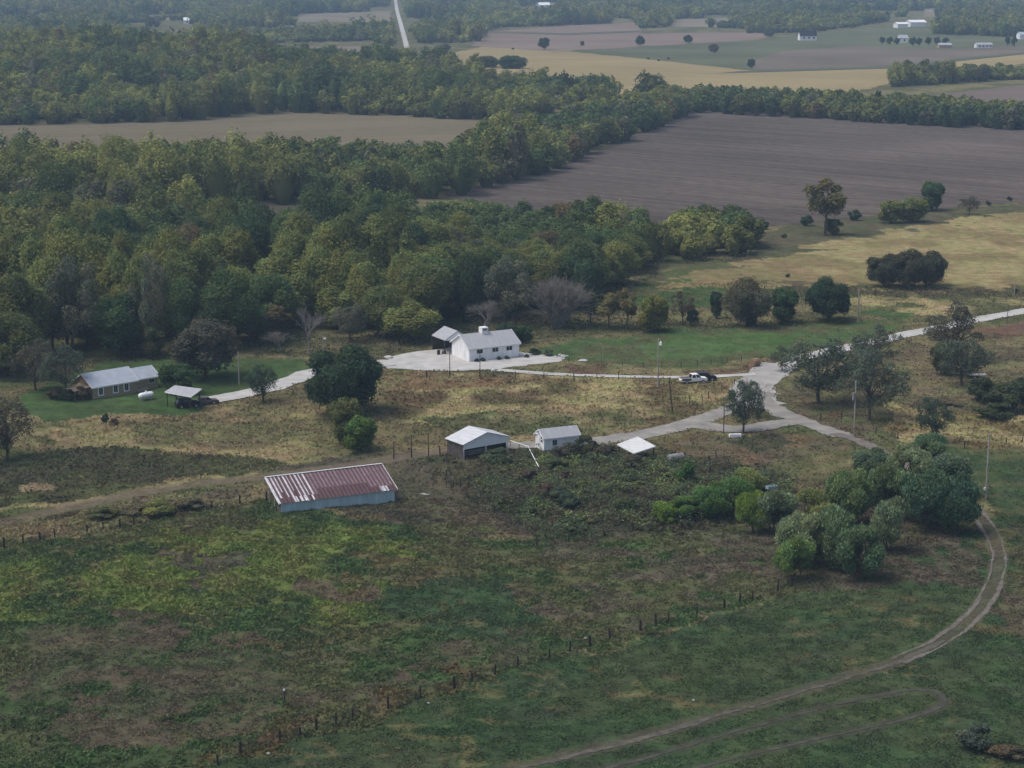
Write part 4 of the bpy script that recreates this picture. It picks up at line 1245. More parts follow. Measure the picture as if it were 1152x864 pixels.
# white house with dark windows and a roof box
h, L = frame('white_house', (528, 407.4), (584, 401.2), 'white long house with grey roof, three dark windows and a white box on its ridge')
D = 7.4
gable_x(h, 0, L, 0, D, 2.75, 4.7, M_WHITE2, M_ROOF, .28, .12, M_WHITE)
for f in (0.15, 0.46, 0.74):
    window_front(h, L * f, L * f + 1.25, 1.55, 2.35, mframe=M_WHITE2)
c = MB(); c.box(L * .40, L * .40 + 1.35, D / 2 - .7, D / 2 + .7, 4.0, 5.8)
cu = c.build('cupola', M_WHITE, h)
v = MB()
for k in range(3): v.box(L * .40 + .2, L * .40 + 1.15, D / 2 - .75, D / 2 - .702, 5.2 + k * .15, 5.29 + k * .15)
v.build('vent', M_BEDCOV, cu)
d = MB(); d.box(-.05, .01, 1.9, 2.9, 0, 2.1); dr = d.build('door', M_WHITE, h)
d = MB(); d.box(-.09, -.052, 2.05, 2.12, 1.0, 1.1); d.build('handle', M_BLACK, dr)
f = MB(); f.box(0, L, -.10, -.005, -.2, .18); f.build('foundation', M_CONC, h)
# open shed joined to the back of the white house
g = empty('open_shed', h.location, h.rotation_euler.z, 'white roofed open shed with dark posts behind the left end of the white house', 'shed')
sx0, sx1, sy0, sy1 = -1.2, 4.4, D + .9, D + 6.4
ym = (sy0 + sy1) / 2
r = MB()
xm = 1.6
for pts in (((sx0, 2.9), (xm, 4.5)), ((xm, 4.5), (sx1, 2.9))):
    (xa, za), (xb, zb_) = pts
    r.hexa([(xa, sy0 - .3, za), (xb, sy0 - .3, zb_), (xb, sy1, zb_), (xa, sy1, za), (xa, sy0 - .3, za + .12), (xb, sy0 - .3, zb_ + .12), (xb, sy1, zb_ + .12), (xa, sy1, za + .12)])
r.build('roof', M_ROOF, g)
p = MB(); p.prism([(sx0 + .1, 2.86), (sx1 - .1, 2.86), (xm, 4.42)], sy0 - .28, sy0 - .2); p.build('gable_panel', M_WHITE2, g)
for x in (sx0 + .15, xm, sx1 - .15):
    for y in (sy0 + .1, sy1 - .2):
        p = MB(); p.box(x - .09, x + .09, y - .09, y + .09, -.4, 2.9 if x != xm else 4.4); p.build('post', M_DKWOOD, g)
p = MB(); p.box(sx0 + .3, sx1 - .3, sy1 - .12, sy1 - .04, -.3, 2.85); p.build('back_wall', M_DKWOOD, g)
# small bits in the yard
def barrel(px, py, label, mat=M_BLACK, hgt=.9, r=.3):
    p = ground(px, py); b = MB()
    b.lathe([(r * .94, -.05), (r, .04), (r, hgt * .33), (r * 1.04, hgt * .36), (r, hgt * .39), (r, hgt * .66), (r * 1.04, hgt * .69), (r, hgt * .72), (r, hgt - .03), (r * .93, hgt)])
    o = b.build('barrel', mat, None, p); tag(o, label, 'barrel')
barrel(493.5, 399.5, 'black barrel standing on the gravel left of the white house')
p = ground(499.5, 398.6); b = MB(); b.box(-.45, .45, -.3, .3, .0, .35); b.box(-.40, .40, -.25, .25, .35, .55)
tag(b.build('crate', M_BEDCOV, None, p, bevel=.03), 'low dark crate beside the black barrel', 'crate')
def rock(px, py, sx, sz, label, mat=M_STONE, group=None):
    p = ground(px, py); bm = bmesh.new(); bmesh.ops.create_icosphere(bm, subdivisions=3, radius=1)
    sd = random.uniform(0, 100)
    for v_ in bm.verts:
        k = 0.75 + .5 * float(fbm(np.array([v_.co.x * 1.4 + sd]), np.array([v_.co.y * 1.4 + v_.co.z * 1.1 + sd]), 7)[0])
        v_.co = Vector((v_.co.x * sx * k, v_.co.y * sx * .8 * k, v_.co.z * sz * k + sz * .4))
    me = bpy.data.meshes.new('rock'); bm.to_mesh(me); bm.free(); me.materials.append(mat)
    tag(link('rock', me, None, p), label, 'rock', group)
for k, (px, py, s_) in enumerate(((634, 401, .55), (630, 399, .4), (638, 400, .35), (625, 401, .35), (632, 403, .3))):
    rock(px, py, s_, s_ * .8, 'pale landscape rock in the pile at the right end of the gravel yard', group='pale rocks at the yard end')
rock(656, 405.5, .9, .35, 'pale flat rock in the grass right of the gravel yard')
rock(437, 403, .9, .4, 'pale long rock at the left tip of the gravel yard')
for px, py, s_, l in ((302, 849, 0.20, 'small white stone below the front fence near the bottom edge'), (482, 791, 0.15, 'small white stone just below the middle of the front fence'), (1128, 851, 0.21, 'white stone in the brush at the lower right corner'), (780, 791, 0.14, 'small white stone alone in the green above the dirt track')):
    rock(px, py, s_, s_ * .7, l)
rock(659, 720, .2, .15, 'grey stone beside the front fence in the pasture', M_CONC)
for k, (px, py) in enumerate(((536, 406), (543, 405.3), (561, 403.5), (570, 402.6), (592, 400.4))):
    tree('shrub0', px + .5, py + 1.3, 7, 4, 'dkgreen', 'small dark shrub planted along the front wall of the white house', 'foundation shrubs of the white house', 'shrub', 'shrub')

# brown house
h, L = frame('brown_house', (105.2, 449), (154, 440.6), 'tan sided single storey house with blue-grey roof, white window frames and a lower wing')
D = 6.6
gable_x(h, 0, L, 0, D, 2.35, 4.1, M_TAN, M_ROOFB, .35, .12, M_WHITE)
for f in (.13, .47, .72):
    window_front(h, L * f, L * f + .75, .75, 1.95, fr=.2)
gable_x(h, L + .004, L + 5.0, 1.0, 6.0, 2.2, 3.6, M_TAN, M_ROOFB, .3, .12, M_WHITE, 'wing_roof')
window_front(h, L + 3.2, L + 4.3, 1.1, 1.8, y=1.0, fr=.07)
d = MB(); d.box(L + .3, L + 2.6, .3, .98, -.1, .35); d.build('step', M_CONC, h)
r = MB(); r.hexa([(-3.4, .4, 1.9), (-.3, .4, 2.3), (-.3, 4.2, 2.3), (-3.4, 4.2, 1.9), (-3.4, .4, 2.0), (-.3, .4, 2.4), (-.3, 4.2, 2.4), (-3.4, 4.2, 2.0)]); pr = r.build('porch_roof', M_TAN, h)
for x, y in ((-3.2, .6), (-1.7, .6), (-3.2, 4.0)):
    p = MB(); p.box(x - .07, x + .07, y - .07, y + .07, -.3, 1.95); p.build('porch_post', M_TAN, h)
w = MB(); w.box(-3.1, -.05, .62, .70, -.3, .9); w.build('porch_rail', M_DKWOOD, h)

# carport with a dark vehicle under it
A_ = G(215, 446.4, 2.3); B_ = G(185.4, 441, 2.3); C_ = G(196.7, 433.7, 3.0); D_ = G(226.7, 437.7, 3.0)
def slab_shelter(name, corners, label, mroof, mpost, th=.12, cat='shelter', inset=.12):
    c = sum(corners, Vector()) / 4; z = float(zt(c.x, c.y))
    o = empty(name, (c.x, c.y, z), 0, label, cat)
    b = MB(); loc = [p - Vector((c.x, c.y, z)) for p in corners]
    b.hexa([p - Vector((0, 0, th)) for p in loc] + loc)
    b.build('roof', mroof, o)
    t = MB()
    for i in range(4):
        p, q = loc[i], loc[(i + 1) % 4]
        out = ((p + q) / 2); out.z = 0; out.normalize()
        dn = Vector((0, 0, -.14)); up = Vector((0, 0, .03))
        t.hexa([p + dn + out * .004, q + dn + out * .004, q + dn + out * .05, p + dn + out * .05, p + up + out * .004, q + up + out * .004, q + up + out * .05, p + up + out * .05])
    t.build('roof_edge', M_WHITE, o)
    for p in loc:
        q = p * (1 - inset); 
        b = MB(); b.box(q.x - .08, q.x + .08, q.y - .08, q.y + .08, -.4, p.z - th - .02); b.build('post', mpost, o)
    return o
slab_shelter('carport', [A_, D_, C_, B_], 'carport with a pale metal roof on posts beside the brown house', M_ROOF, M_DKWOOD, cat='carport')

def wheel(parent, x, y, r=.34, w=.22):
    o = MB(); o.lathe([(r * .7, -w / 2), (r * .96, -w / 2), (r, -w * .35), (r, w * .35), (r * .96, w / 2), (r * .7, w / 2)], 'y', 18, (x, y, r))
    t = o.build('wheel', M_TYRE, parent)
    m = MB(); m.lathe([(r * .62, -w * .52), (r * .68, -w * .4), (r * .68, w * .4), (r * .62, w * .52)], 'y', 14, (x, y, r)); m.build('rim', M_RIM, t)

def vehicle(name, px, py, rz, prof, cab, wid, wb, mat, label, cat, extra=None, wr=.34):
    """body profile in the xz plane (nose towards +x), glasshouse on top"""
    p = ground(px, py)
    o = empty(name, p, rz, label, cat)
    b = MB(); b.prism(prof, -wid / 2, wid / 2); b.build('body', mat, o, bevel=.05)
    (x0, x1, x2, x3, z0, z1) = cab
    iw = wid / 2 - .06; tw = wid / 2 - .24
    g = MB(); g.hexa([(x0, -iw, z0), (x3, -iw, z0), (x3, iw, z0), (x0, iw, z0), (x1, -tw, z1), (x2, -tw, z1), (x2, tw, z1), (x1, tw, z1)])
    g.build('windows', M_DARK, o, bevel=.03)
    r = MB(); r.box(x1 - .05, x2 + .05, -tw - .03, tw + .03, z1 - .005, z1 + .06)
    for sx, tx in ((x0, x1), (x3, x2), ((x0 + x3) / 2, (x1 + x2) / 2)):
        for s in (-1, 1):
            r.hexa([(sx - .05, s * iw - .03, z0), (sx + .05, s * iw - .03, z0), (sx + .05, s * iw + .03, z0), (sx - .05, s * iw + .03, z0),
                    (tx - .05, s * tw - .03, z1), (tx + .05, s * tw - .03, z1), (tx + .05, s * tw + .03, z1), (tx - .05, s * tw + .03, z1)])
    r.build('roof', mat, o)
    for x in (-wb / 2, wb / 2):
        for s in (-1, 1): wheel(o, x, s * (wid / 2 - .1), wr)
    xn = max(q[0] for q in prof); xt = min(q[0] for q in prof)
    for s in (-1, 1):
        l = MB(); l.box(xn - .06, xn + .02, s * (wid / 2 - .35) - .2, s * (wid / 2 - .35) + .2, .68, .84); l.build('headlight', M_STONE, o)
        l = MB(); l.box(xt - .02, xt + .06, s * (wid / 2 - .16) - .1, s * (wid / 2 - .16) + .1, .72, .92); l.build('tail_light', M_RED, o)
    l = MB(); l.box(xn - .02, xn + .07, -wid / 2 + .1, wid / 2 - .1, .36, .58); l.build('bumper', M_BEDCOV, o)
    if extra: extra(o)
    o.scale = (.92, .92, .92)
    return o
CARPROF = [(-2.25, .35), (2.2, .32), (2.25, .62), (2.1, .82), (1.0, .98), (-1.9, 1.02), (-2.25, .9)]
SUVPROF = [(-2.3, .4), (2.3, .38), (2.35, .75), (2.2, 1.0), (1.1, 1.12), (-2.2, 1.15), (-2.35, .95)]
PICKPROF = [(-2.75, .5), (2.6, .45), (2.7, .8), (2.55, 1.05), (1.25, 1.18), (-2.7, 1.18), (-2.78, .9)]
def bed(o):
    b = MB(); b.box(-2.7, -.75, -.78, .78, 1.182, 1.26); b.build('bed_cover', M_BEDCOV, o, bevel=.02)
    b = MB(); b.box(-2.72, -.72, -.965, .965, .66, 1.17); b.build('bed_side', M_BEDCOV, o, bevel=.02)
dirn = rowdir((770, 427), (800, 423))
vehicle('pickup_truck', 780, 430.2, rowdir((768, 430.5), (800, 428.5)), PICKPROF, (-.7, -.45, .75, 1.35, 1.17, 1.78), 1.9, 3.4, M_WHITE, 'white pickup truck with a dark bed cover parked on the driveway', 'pickup', bed, .38)
vehicle('parked_car', 792, 427.4, rowdir((770, 428), (800, 426)), SUVPROF, (-2.1, -1.75, .45, 1.05, 1.1, 1.68), 1.85, 2.8, M_BLACK, 'black car parked right behind the white pickup', 'car')
vehicle('parked_car', 211, 456.0, rowdir((196, 459), (226, 456)), SUVPROF, (-2.1, -1.75, .45, 1.05, 1.1, 1.68), 1.85, 2.8, M_BLACK, 'black car parked under the pale carport roof', 'car')
vehicle('parked_car', 232, 453.0, rowdir((196, 459), (226, 456)), CARPROF, (-1.6, -.9, .3, .95, .97, 1.42), 1.75, 2.6, M_BEDCOV, 'dark grey car parked at the right end of the carport', 'car')

# propane tank
p = ground(164.5, 448.5); o = empty('propane_tank', p, rowdir((156, 449), (173, 446)), 'white propane tank lying on the brown house lawn', 'tank')
b = MB(); b.lathe([(.05, -1.5), (.32, -1.42), (.5, -1.2), (.54, -.9), (.54, .9), (.5, 1.2), (.32, 1.42), (.05, 1.5)], 'x', 20, (0, 0, .85)); b.build('tank', M_WHITE, o, smooth=True)
for x in (-.8, .8):
    b = MB(); b.box(x - .12, x + .12, -.4, .4, -.2, .42); b.build('leg', M_CONC, o)
b = MB(); b.lathe([(.16, 1.36), (.17, 1.56), (.12, 1.62)], 'z', 14, (0, 0, 0)); b.build('valve_cap', M_WHITE, o)

# long barn with the rusty striped roof
h, L = frame('long_barn', (316.6, 580.0), (444, 564.0), 'long low barn with rusty red and silver striped roof and pale blue-green sheet walls', 'barn')
D, H0, H1 = 5.6, 1.95, 4.0
w = MB(); w.box(0, L, 0, .1, -.5, H0); w.build('front_wall', M_GALV, h)
w = MB(); w.hexa([(L - .1, .1, -.5), (L, .1, -.5), (L, D, -.5), (L - .1, D, -.5), (L - .1, .1, H0), (L, .1, H0), (L, D, H1), (L - .1, D, H1)]); w.build('end_wall', M_RUSTW, h)
w = MB(); w.box(1.2, L - .1, D - .1, D, -.5, H1 - .05); w.build('back_wall', M_RUSTW, h)
w = MB(); w.hexa([(0, .1, -.5), (.1, .1, -.5), (.1, 2.0, -.5), (0, 2.0, -.5), (0, .1, 1.2), (.1, .1, 1.2), (.1, 2.0, 1.0), (0, 2.0, 1.0)]); w.build('broken_boards', M_RUSTW, h)
for y in (D - .15, D * .55):
    p = MB(); p.box(.02, .16, y - .08, y + .08, -.4, H0 + (H1 - H0) * y / D); p.build('post', M_POLE, h)
def barn_roof(parent):
    """corrugated sheets, one colour per sheet and course"""
    n = 30; e = .35; sl = (H1 - H0) / D
    V, Q, C = [], [], []
    rr = random.Random(3)
    sub = 6
    xs = np.linspace(-e, L + e, n * sub + 1)
    y_br = [-.3, D * .16, D * .38, D * .62, D + .3]
    SW = (3, 3, 2, 2, 3, 1, 2, 3, 2, 3); SJ = (0, 1, 2, 1, 0, 2, 0, 0, 1, 1)
    base = np.array((.078, .034, .036))
    for k in range(len(xs)):
        for j in range(len(y_br)):
            z = H0 + sl * y_br[j] + .07 + .035 * math.cos(2 * math.pi * k / sub)
            V.append((xs[k], y_br[j], z))
    m = len(y_br)
    for s in range(n):
        f = s / n
        for j in range(m - 1):
            for q in range(sub):
                k = s * sub + q
                Q.append((k * m + j, (k + 1) * m + j, (k + 1) * m + j + 1, k * m + j + 1))
                ridge = q in (0, sub - 1)
                c = base * rr.uniform(.85, 1.2)
                silver = np.array((.62, .60, .62))
                if s < 10 and q < SW[s] and j >= SJ[s]:
                    c = silver * rr.uniform(.9, 1.05)
                elif s < 10 and q >= 4 and j == 0 and s in (4, 5, 6, 8):
                    c = silver * rr.uniform(.7, .95)
                elif s >= 10 and j >= (2 if .36 < f < .78 else 1) and q < 3:
                    c = np.array((.235, .165, .175)) * rr.uniform(.8, 1.2)
                elif f > .84 and f < .93 and j == 0:
                    c = silver * (.8 if rr.random() < .6 else .35)
                C.append(c)
    me = np_mesh('roof', np.array(V), np.array(Q), [M_BARNROOF], ('Col', 'FACE', np.array(C)))
    ro = link('roof', me, parent)
    t = MB(); zr = H0 + sl * (D + .3)
    t.box(-e, L + e, D + .12, D + .36, zr + .10, zr + .16); t.build('ridge_cap', M_WHITE2, ro)
    for xx in (-e - .06, L + e + .004):
        t = MB(); t.hexa([(xx, -.3, H0 - .3 * sl - .08), (xx + .055, -.3, H0 - .3 * sl - .08), (xx + .055, D + .3, zr - .08), (xx, D + .3, zr - .08),
                          (xx, -.3, H0 - .3 * sl + .15), (xx + .055, -.3, H0 - .3 * sl + .15), (xx + .055, D + .3, zr + .15), (xx, D + .3, zr + .15)])
        t.build('edge_trim', M_WHITE2, ro)
    u = MB(); u.hexa([(0.02, .12, H0 - .12), (L - .02, .12, H0 - .12), (L - .02, D, H1 - .12), (.02, D, H1 - .12), (.02, .12, H0 - .04), (L - .02, .12, H0 - .04), (L - .02, D, H1 - .04), (.02, D, H1 - .04)])
    u.build('rafters', M_DKWOOD, ro)
barn_roof(h)

# open gabled shed
h, L = frame('gabled_shed', (521.7, 518.6), (572, 509.6), 'open fronted shed with white gable panel and grey metal roof', 'shed')
D = 4.6; hw, hr = 2.55, 3.75
xm = L / 2
r = MB()
for (xa, za), (xb, zb_) in (((-.3, hw - .15), (xm, hr)), ((xm, hr), (L + .3, hw - .15))):
    r.hexa([(xa, -.3, za), (xb, -.3, zb_), (xb, D + .2, zb_), (xa, D + .2, za), (xa, -.3, za + .1), (xb, -.3, zb_ + .1), (xb, D + .2, zb_ + .1), (xa, D + .2, za + .1)])
r.build('roof', M_ROOFW, h)
w = MB(); w.prism([(-.02, 1.62), (L + .02, 1.62), (L + .02, hw - .04), (xm, hr - .02), (-.02, hw - .04)], -.06, 0); w.build('gable_panel', M_WHITE, h)
w = MB(); w.box(0, .08, .02, D, -.4, hw - .06); w.build('side_wall', M_RUSTW, h)
w = MB(); w.box(L - .08, L, .6, D, -.4, hw - .06); w.build('side_wall', M_RUSTW, h)
w = MB(); w.box(.08, L - .08, D - .08, D, -.4, hw - .06); w.build('back_wall', M_DKWOOD, h)
for x in (.07, xm, L - .1):
    p = MB(); p.box(x - .07, x + .07, .02, .16, -.4, 1.9); p.build('post', M_WHITE2, h)
b = MB()
for z in (.55, .85, 1.1): b.box(.2, L * .52, .3, .36, z, z + .12)
b.build('feed_rail', M_TANK, h)

# small white shed with one window
h, L = frame('white_shed', (612, 510.5), (651.5, 506.0), 'small white shed with grey roof and one dark window', 'shed')
gable_x(h, 0, L, 0, 3.2, 2.3, 3.35, M_WHITE2, M_ROOF, .2, .1, M_WHITE)
window_front(h, L * .24, L * .24 + .75, 1.0, 1.85)
for z in (1.55, 2.05):
    b = MB(); b.box(-.06, 0.01, .5, 1.1, z, z + .25); b.build('vent', M_DARK, h)
d = MB(); d.box(-.05, .012, 1.4, 2.3, 0, 1.95); d.build('door', M_WHITE2, h)
b = MB(); b.tube((-.5, 1.6, 2.0), (-.5, 1.6, 2.9), .03); b.tube((-.5, 1.6, 2.9), (-.05, 1.6, 2.9), .03); b.lathe([(.05, 2.55), (.2, 2.6), (.22, 2.75), (.08, 2.85)], 'z', 12, (-.5, 1.6, 0)); b.build('yard_light', M_WHITE, h)

# white roofed shelter
slab_shelter('pole_shelter', [G(713.4, 509.9, 1.7), G(737.4, 502.1, 2.2), G(716.9, 491.2, 2.85), G(694.6, 499.9, 2.35)], 'low shelter with a bright white tilted roof above the weeds', M_ROOFS, M_DKWOOD, inset=.1)
# grey tank, trough, board, pipe, bale
p = ground(760, 519); o = empty('steel_tank', p, rowdir((750, 520), (769, 517)), 'rusty grey cylindrical tank lying beside the white roofed shelter', 'tank')
b = MB(); b.lathe([(.3, -1.35), (.58, -1.3), (.62, -1.2), (.62, -.4), (.65, -.38), (.62, -.36), (.62, .4), (.65, .42), (.62, .44), (.62, 1.2), (.58, 1.3), (.3, 1.35)], 'x', 22, (0, 0, .68)); b.build('shell', M_TANK, o)
b = MB(); b.lathe([(.10, 1.25), (.10, 1.42), (.13, 1.43), (.13, 1.5)], 'z', 12, (.5, 0, 0)); b.build('cap', M_BEDCOV, o)
for x in (-.8, .8):
    b = MB(); b.box(x - .1, x + .1, -.5, .5, -.2, .14); b.build('skid', M_DKWOOD, o)
def trough(px, py, L_, W_, H_, rz, label, mat):
    p = ground(px, py); b = MB()
    b.box(-L_ / 2, L_ / 2, -W_ / 2, -W_ / 2 + .06, 0, H_); b.box(-L_ / 2, L_ / 2, W_ / 2 - .06, W_ / 2, 0, H_)
    b.box(-L_ / 2, -L_ / 2 + .06, -W_ / 2 + .06, W_ / 2 - .06, 0, H_); b.box(L_ / 2 - .06, L_ / 2, -W_ / 2 + .06, W_ / 2 - .06, 0, H_)
    b.box(-L_ / 2 + .06, L_ / 2 - .06, -W_ / 2 + .06, W_ / 2 - .06, .02, .3)
    o = b.build('trough', mat, None, p); o.rotation_euler.z = rz; tag(o, label, 'trough')
trough(827, 492, 1.9, .8, .5, .1, 'white trough in the grass below the lone island tree', M_WHITE)
trough(868, 553, 1.7, .8, 1.0, .5, 'pale bluish trough half hidden among the green willows', M_GALV)
p = ground(478, 555); b = MB(); b.box(-.75, .75, -.3, .3, .04, .10); b.box(-.7, -.6, -.25, .25, .1, .16); b.box(.6, .7, -.25, .25, .1, .16)
o = b.build('board', M_CONC, None, p); o.rotation_euler.z = -.5; tag(o, 'pale board lying on the grass right of the striped barn', 'board')
pts = [ground(574, 504) + Vector((0, 0, .9)), ground(594, 510.5) + Vector((0, 0, .9)), ground(606, 533) + Vector((0, 0, .9))]
o = empty('pipe_rail', ground(594, 510.5), 0, 'bent white pipe rail running from the gabled shed into the weeds', 'rail')
b = MB()
for a, c in zip(pts[:-1], pts[1:]): b.tube(a - Vector(o.location), c - Vector(o.location), .06, n=10)
b.build('pipe', M_WHITE2, o)
for q in pts + [pts[0].lerp(pts[1], .5), pts[1].lerp(pts[2], .5)]:
    b = MB(); v_ = q - Vector(o.location); b.tube((v_.x, v_.y, -.4), (v_.x, v_.y, v_.z), .06, n=8); b.build('post', M_POLED, o)
p = ground(849.5, 412.5); b = MB(); b.lathe([(.2, -.78), (.72, -.75), (.82, -.6), (.84, 0), (.82, .6), (.72, .75), (.2, .78)], 'x', 20, (0, 0, .72))
o = b.build('hay_bale', M_HAY, None, p); o.rotation_euler.z = .6; tag(o, 'reddish brown round hay bale beside the white gravel road', 'hay bale')
for px, py, l in ((1066, 456, 'left dark log pile in front of the low green shrub mass'), (1078, 457.5, 'right dark log pile in front of the low green shrub mass')):
    p = ground(px, py); b = MB()
    for k in range(7): b.tube((random.uniform(-.9, -.6), random.uniform(-.4, .4), .12 + .13 * (k % 3)), (random.uniform(.6, 1.0), random.uniform(-.4, .4), .12 + .13 * (k % 3)), .13, .11, 8)
    o = b.build('log_pile', M_DKWOOD, None, p); o.rotation_euler.z = random.uniform(-.3, .3); tag(o, l, 'log pile')
# flat pale trailer-like deck under the roadside tree
p = ground(1098, 425); o = empty('flat_trailer', p, 0.05, 'low grey flatbed trailer under the right roadside trees', 'trailer')
b = MB(); b.box(-1.9, 1.9, -.9, .9, .62, .74); b.build('deck', M_TANK, o)
for x in (-.4, .4):
    for y in (-.75, .75): wheel(o, x, y, .3, .18)
b = MB(); b.tube((1.9, 0, .6), (2.9, 0, .5), .06); b.build('tongue', M_BLACK, o)

# ------------------------------------------------------------------ poles
def pole(px, pyt, pyb, mat, label, r=.14, lean=(0, 0), fit=None, cross=False):
    p = ground(px, pyb); hgt = (pyb - pyt) / (S(pyb) * .97)
    o = empty('utility_pole', p, 0, label, 'pole')
    top = (lean[0], lean[1], hgt)
    b = MB(); b.tube((0, 0, -.5), top, r, r * .7, 12); b.build('pole', mat, o)
    b = MB(); b.tube((top[0], top[1], top[2] - .01), (top[0], top[1], top[2] + .16), .05, .03, 8); b.build('insulator', M_STONE, o)
    if fit == 'lamp':
        b = MB(); b.tube((0, -.1, hgt * .92), (.35, -.5, hgt * .96), .035); b.build('lamp_arm', M_TANK, o)
        b = MB(); b.lathe([(.06, hgt * .97), (.2, hgt * .95), (.26, hgt * .90), (.24, hgt * .885), (.05, hgt * .88)], 'z', 14, (.36, -.52, 0)); b.build('lamp_head', M_WHITE, o)
    if fit == 'meter':
        b = MB(); b.box(-.42, -.12, -.22, .02, 1.3, 1.75); b.build('meter_box', M_WHITE, o, bevel=.02)
    if fit == 'can':
        b = MB(); b.lathe([(.18, hgt * .6), (.2, hgt * .62), (.2, hgt * .74), (.16, hgt * .76)], 'z', 14, (-.32, -.1, 0)); b.build('transformer', M_TANK, o)
    return o
pole(269, 397, 433, M_POLE, 'grey utility pole behind the left driveway')
pole(364, 379, 400, M_POLE, 'pale pole with white top behind the large dark oak', fit='lamp')
pole(740, 383, 437, M_POLE, 'pale utility pole with white yard lamp before the green meadow', fit='lamp')
pole(757, 427, 466, M_POLED, 'dark brown leaning pole below the driveway', lean=(-.75, 0))
pole(961, 427, 480, M_POLE, 'grey utility pole in front of the junction trees', fit='can')
pole(965, 327, 364, M_POLE, 'grey utility pole at the right end of the green meadow', r=.16)
pole(1109, 490, 563, M_POLE, 'tall pale utility pole at the right beside the dirt track', r=.16, fit='meter')
pole(1141, 315, 333, M_POLE, 'short grey pole in the straw field at the right', r=.12)
pole(814, 454, 489, M_POLED, 'thin brown pole left of the lone island tree', r=.09)
pole(678, 390, 405, M_POLE, 'thin pale pole at the left end of the green meadow', r=.07)
pole(1133, 345, 363, M_POLED, 'thin brown pole on the white gravel road side', r=.07)
for px, t, b_, l in ((506, 391, 416, 'thin dark pole before the left end of the white house'), (540, 395, 423, 'thin dark pole before the front wall of the white house'), (463, 489, 513, 'brown corral pole first right of the bright green tree'), (482, 487, 515, 'tall dark corral pole left of the gabled shed'),
                    (502, 527, 548, 'dark corral pole standing in the brown weeds'), (443, 496, 514, 'thin grey corral pole behind the striped barn')):
    pole(px, t, b_, M_POLED, l, r=.085)
p = ground(555, 424); o = empty('mailbox', p, .3, 'white mailbox on a dark post below the gravel yard', 'mailbox')
b = MB(); b.box(-.06, .06, -.06, .06, -.3, 1.05); b.build('post', M_DKWOOD, o)
b = MB(); b.prism([(-.35, 1.05), (.35, 1.05), (.35, 1.28), (.25, 1.4), (-.25, 1.4), (-.35, 1.28)], -.17, .17); b.build('box', M_WHITE, o)

# ------------------------------------------------------------------ fences
M_POST = surface('dark_fence_post', (0.03, 0.025, 0.022), 0.9, 0.3, 4)
POSTM = None
def fence(pts, label, hgt=1.4, mat=M_POST, wires=3, r=.085):
    global POSTM
    P = [ground(*p) for p in pts]
    o = empty('wire_fence', P[0], 0, label, 'fence')
    b = MB(); b.tube((0, 0, -.4), (0, 0, hgt), r, r * .85, 8)
    first = b.build('post', mat, o)
    w = MB()
    for k, p in enumerate(P):
        q = p - P[0]
        c = first if k == 0 else first.copy()
        if k: COL.objects.link(c); c.parent = o
        c.location = q; c.rotation_euler = (random.gauss(0, .05), random.gauss(0, .05), random.uniform(0, 6))
        c.scale = (random.uniform(.8, 1.3),) * 2 + (random.uniform(.75, 1.1),)
    for a, c in zip(P[:-1], P[1:]):
        for z in np.linspace(.35, hgt * .82, wires):
            w.tube(a - P[0] + Vector((0, 0, z)), c - P[0] + Vector((0, 0, z)), .012, n=4, cap=False)
    w.build('wire', M_WIRE, o)
    return o
fence(FENCE_FRONT, 'long fence of dark posts slanting across the near pasture up to the willows', r=.12)
fence(FENCE_LEFT, 'fence of dark posts from the left edge to the striped barn', r=.11)
fence([(480, 424), (506, 424), (540, 425), (580, 426), (612, 428), (646, 429.5), (672, 428), (696, 428), (723, 432), (742, 434)], 'fence of short dark posts below the long driveway')
fence([(640, 407), (677, 408), (700, 411), (724, 413), (745, 413), (766, 412), (785, 411), (800, 410), (812, 409), (818, 408), (834, 407)], 'fence of thin posts between green meadow and driveway', 1.2, r=.06)
fence([(776, 455), (790, 452), (797, 449), (812, 440), (826, 432)], 'short row of leaning fence posts above the road fork')
fence([(443, 516), (463, 515), (482, 514), (495, 512), (508, 511)], 'corral fence between barn and gabled shed', 1.5)
fence([(502, 520), (502, 535), (510, 547), (518, 549), (527, 547), (540, 560), (556, 575), (575, 590), (604, 611)], 'sagging fence through brown weeds right of the striped barn', 1.3)
fence([(798, 534), (806, 514), (817, 523), (825, 534), (837, 537), (846, 538), (860, 534)], 'old leaning posts beside the willow thicket', 1.5)
fence([(604, 611), (640, 606), (680, 600), (712, 596), (745, 592)], 'low fence along the lower edge of the weeds', 1.1)
fence([(985, 487), (1010, 492), (1035, 500), (1085, 503), (1132, 498), (1150, 496)], 'fence of dark posts right of the junction trees')
fence([(860, 326), (886, 327), (930, 330), (985, 332), (1040, 334), (1100, 333), (1152, 333)], 'far fence along the lower edge of the straw field', 1.2)
fence([(296, 452), (330, 444), (360, 462), (412, 470)], 'fence of few posts beside the left driveway', 1.2)
p = ground(320, 790); o = empty('fence_post', p, 0, 'lone dark post with a pale top standing in the near pasture', 'post')
b = MB(); b.tube((0, 0, -.4), (0, 0, 1.3), .09, .08, 10); b.build('post', M_DKWOOD, o)
b = MB(); b.tube((0, 0, 1.3), (0, 0, 1.48), .10, .07, 10); b.build('post_cap', M_WHITE2, o)
p = ground(935, 471); o = empty('farm_gate', p, rowdir((920, 474), (950, 471)), 'red metal gate under the junction trees', 'gate')
b = MB()
for z in (.35, .6, .85, 1.1, 1.3): b.tube((-1.9, 0, z), (1.9, 0, z), .03, n=8)
for x in (-1.9, -.6, .6, 1.9): b.tube((x, 0, .33), (x, 0, 1.32), .03, n=8)
b.build('gate_leaf', M_RED, o)
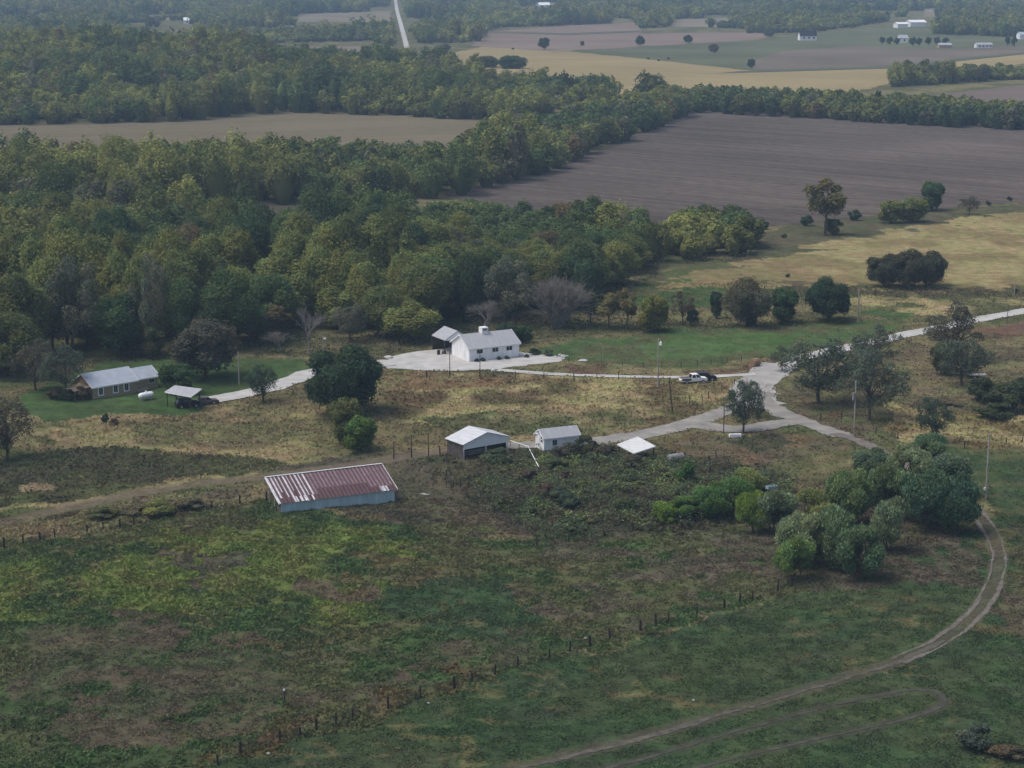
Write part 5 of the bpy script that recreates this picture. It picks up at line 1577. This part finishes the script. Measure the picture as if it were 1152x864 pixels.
for x in (-2.05, 2.05):
    b = MB(); b.tube((x, 0, -.4), (x, 0, 1.5), .1, n=8); b.build('post', M_POLED, o)

# ------------------------------------------------------------------ far farm buildings
def far_house(px, py, wpx, d, hw, hr, rz, mw, mr, label, name='farmhouse', cat='house', win=2):
    p = ground(px, py); L = wpx / S(py)
    o = empty(name, p, rz, label, cat)
    gable_x(o, -L / 2, L / 2, -d / 2, d / 2, hw, hr, mw, mr, .4, .15)
    for k in range(win):
        x = -L / 2 + L * (k + .7) / (win + .4)
        b = MB(); b.box(x, x + 1.2, -d / 2 - .06, -d / 2 + .02, hw * .35, hw * .75); b.build('window', M_DARK, o)
    return o
far_house(908, 45.5, 19, 8, 4.2, 8.0, .1, M_WHITE, M_BLACK, 'far white farmhouse with a dark roof in the pasture', win=3)
far_house(1030, 30, 19, 14, 4.5, 6.5, .2, M_WHITE2, M_WHITE, 'far large pale metal barn beyond the row of evergreens', 'metal_barn', 'barn', 0)
far_house(1013, 31.5, 12, 12, 4.0, 5.5, .2, M_WHITE2, M_WHITE, 'far lower pale barn left of the large metal one', 'metal_barn', 'barn', 0)
far_house(1015, 48, 10, 8, 4, 6.2, .1, M_WHITE, M_ROOF, 'far small white farm building among dark evergreens', win=1)
far_house(1106, 54, 18, 7, 2.8, 4.0, .05, M_WHITE, M_ROOF, 'far long white farm shed near the right edge', 'farm_shed', 'shed', 4)
far_house(1152, 44, 14, 9, 4, 6, .1, M_WHITE2, M_ROOFB, 'far pale house cut by the right edge', win=1)
far_house(1062, 54, 14, 8, 2.5, 3.8, .05, M_TAN, M_ROOF, 'far low tan shed right of the evergreen row', 'farm_shed', 'shed', 0)
far_house(30, 9.5, 13, 10, 5, 8, .2, M_WHITE, M_WHITE2, 'far white house in the top left corner', win=2)
far_house(21, 8.5, 7, 8, 4, 6, .2, M_WHITE, M_WHITE2, 'far white outbuilding left of the corner house', 'farm_shed', 'shed', 0)
far_house(612, 9, 12, 9, 4, 7, .1, M_WHITE, M_WHITE2, 'far white house above the field belt at top centre', win=2)
far_house(880, 7.5, 14, 10, 4, 7, .1, M_WHITE, M_ROOFB, 'far white house near the top right of centre', win=2)
far_house(210, 27, 6, 8, 4, 6.5, .1, M_WHITE, M_WHITE2, 'far tiny white house among the hazy left woods', win=1)
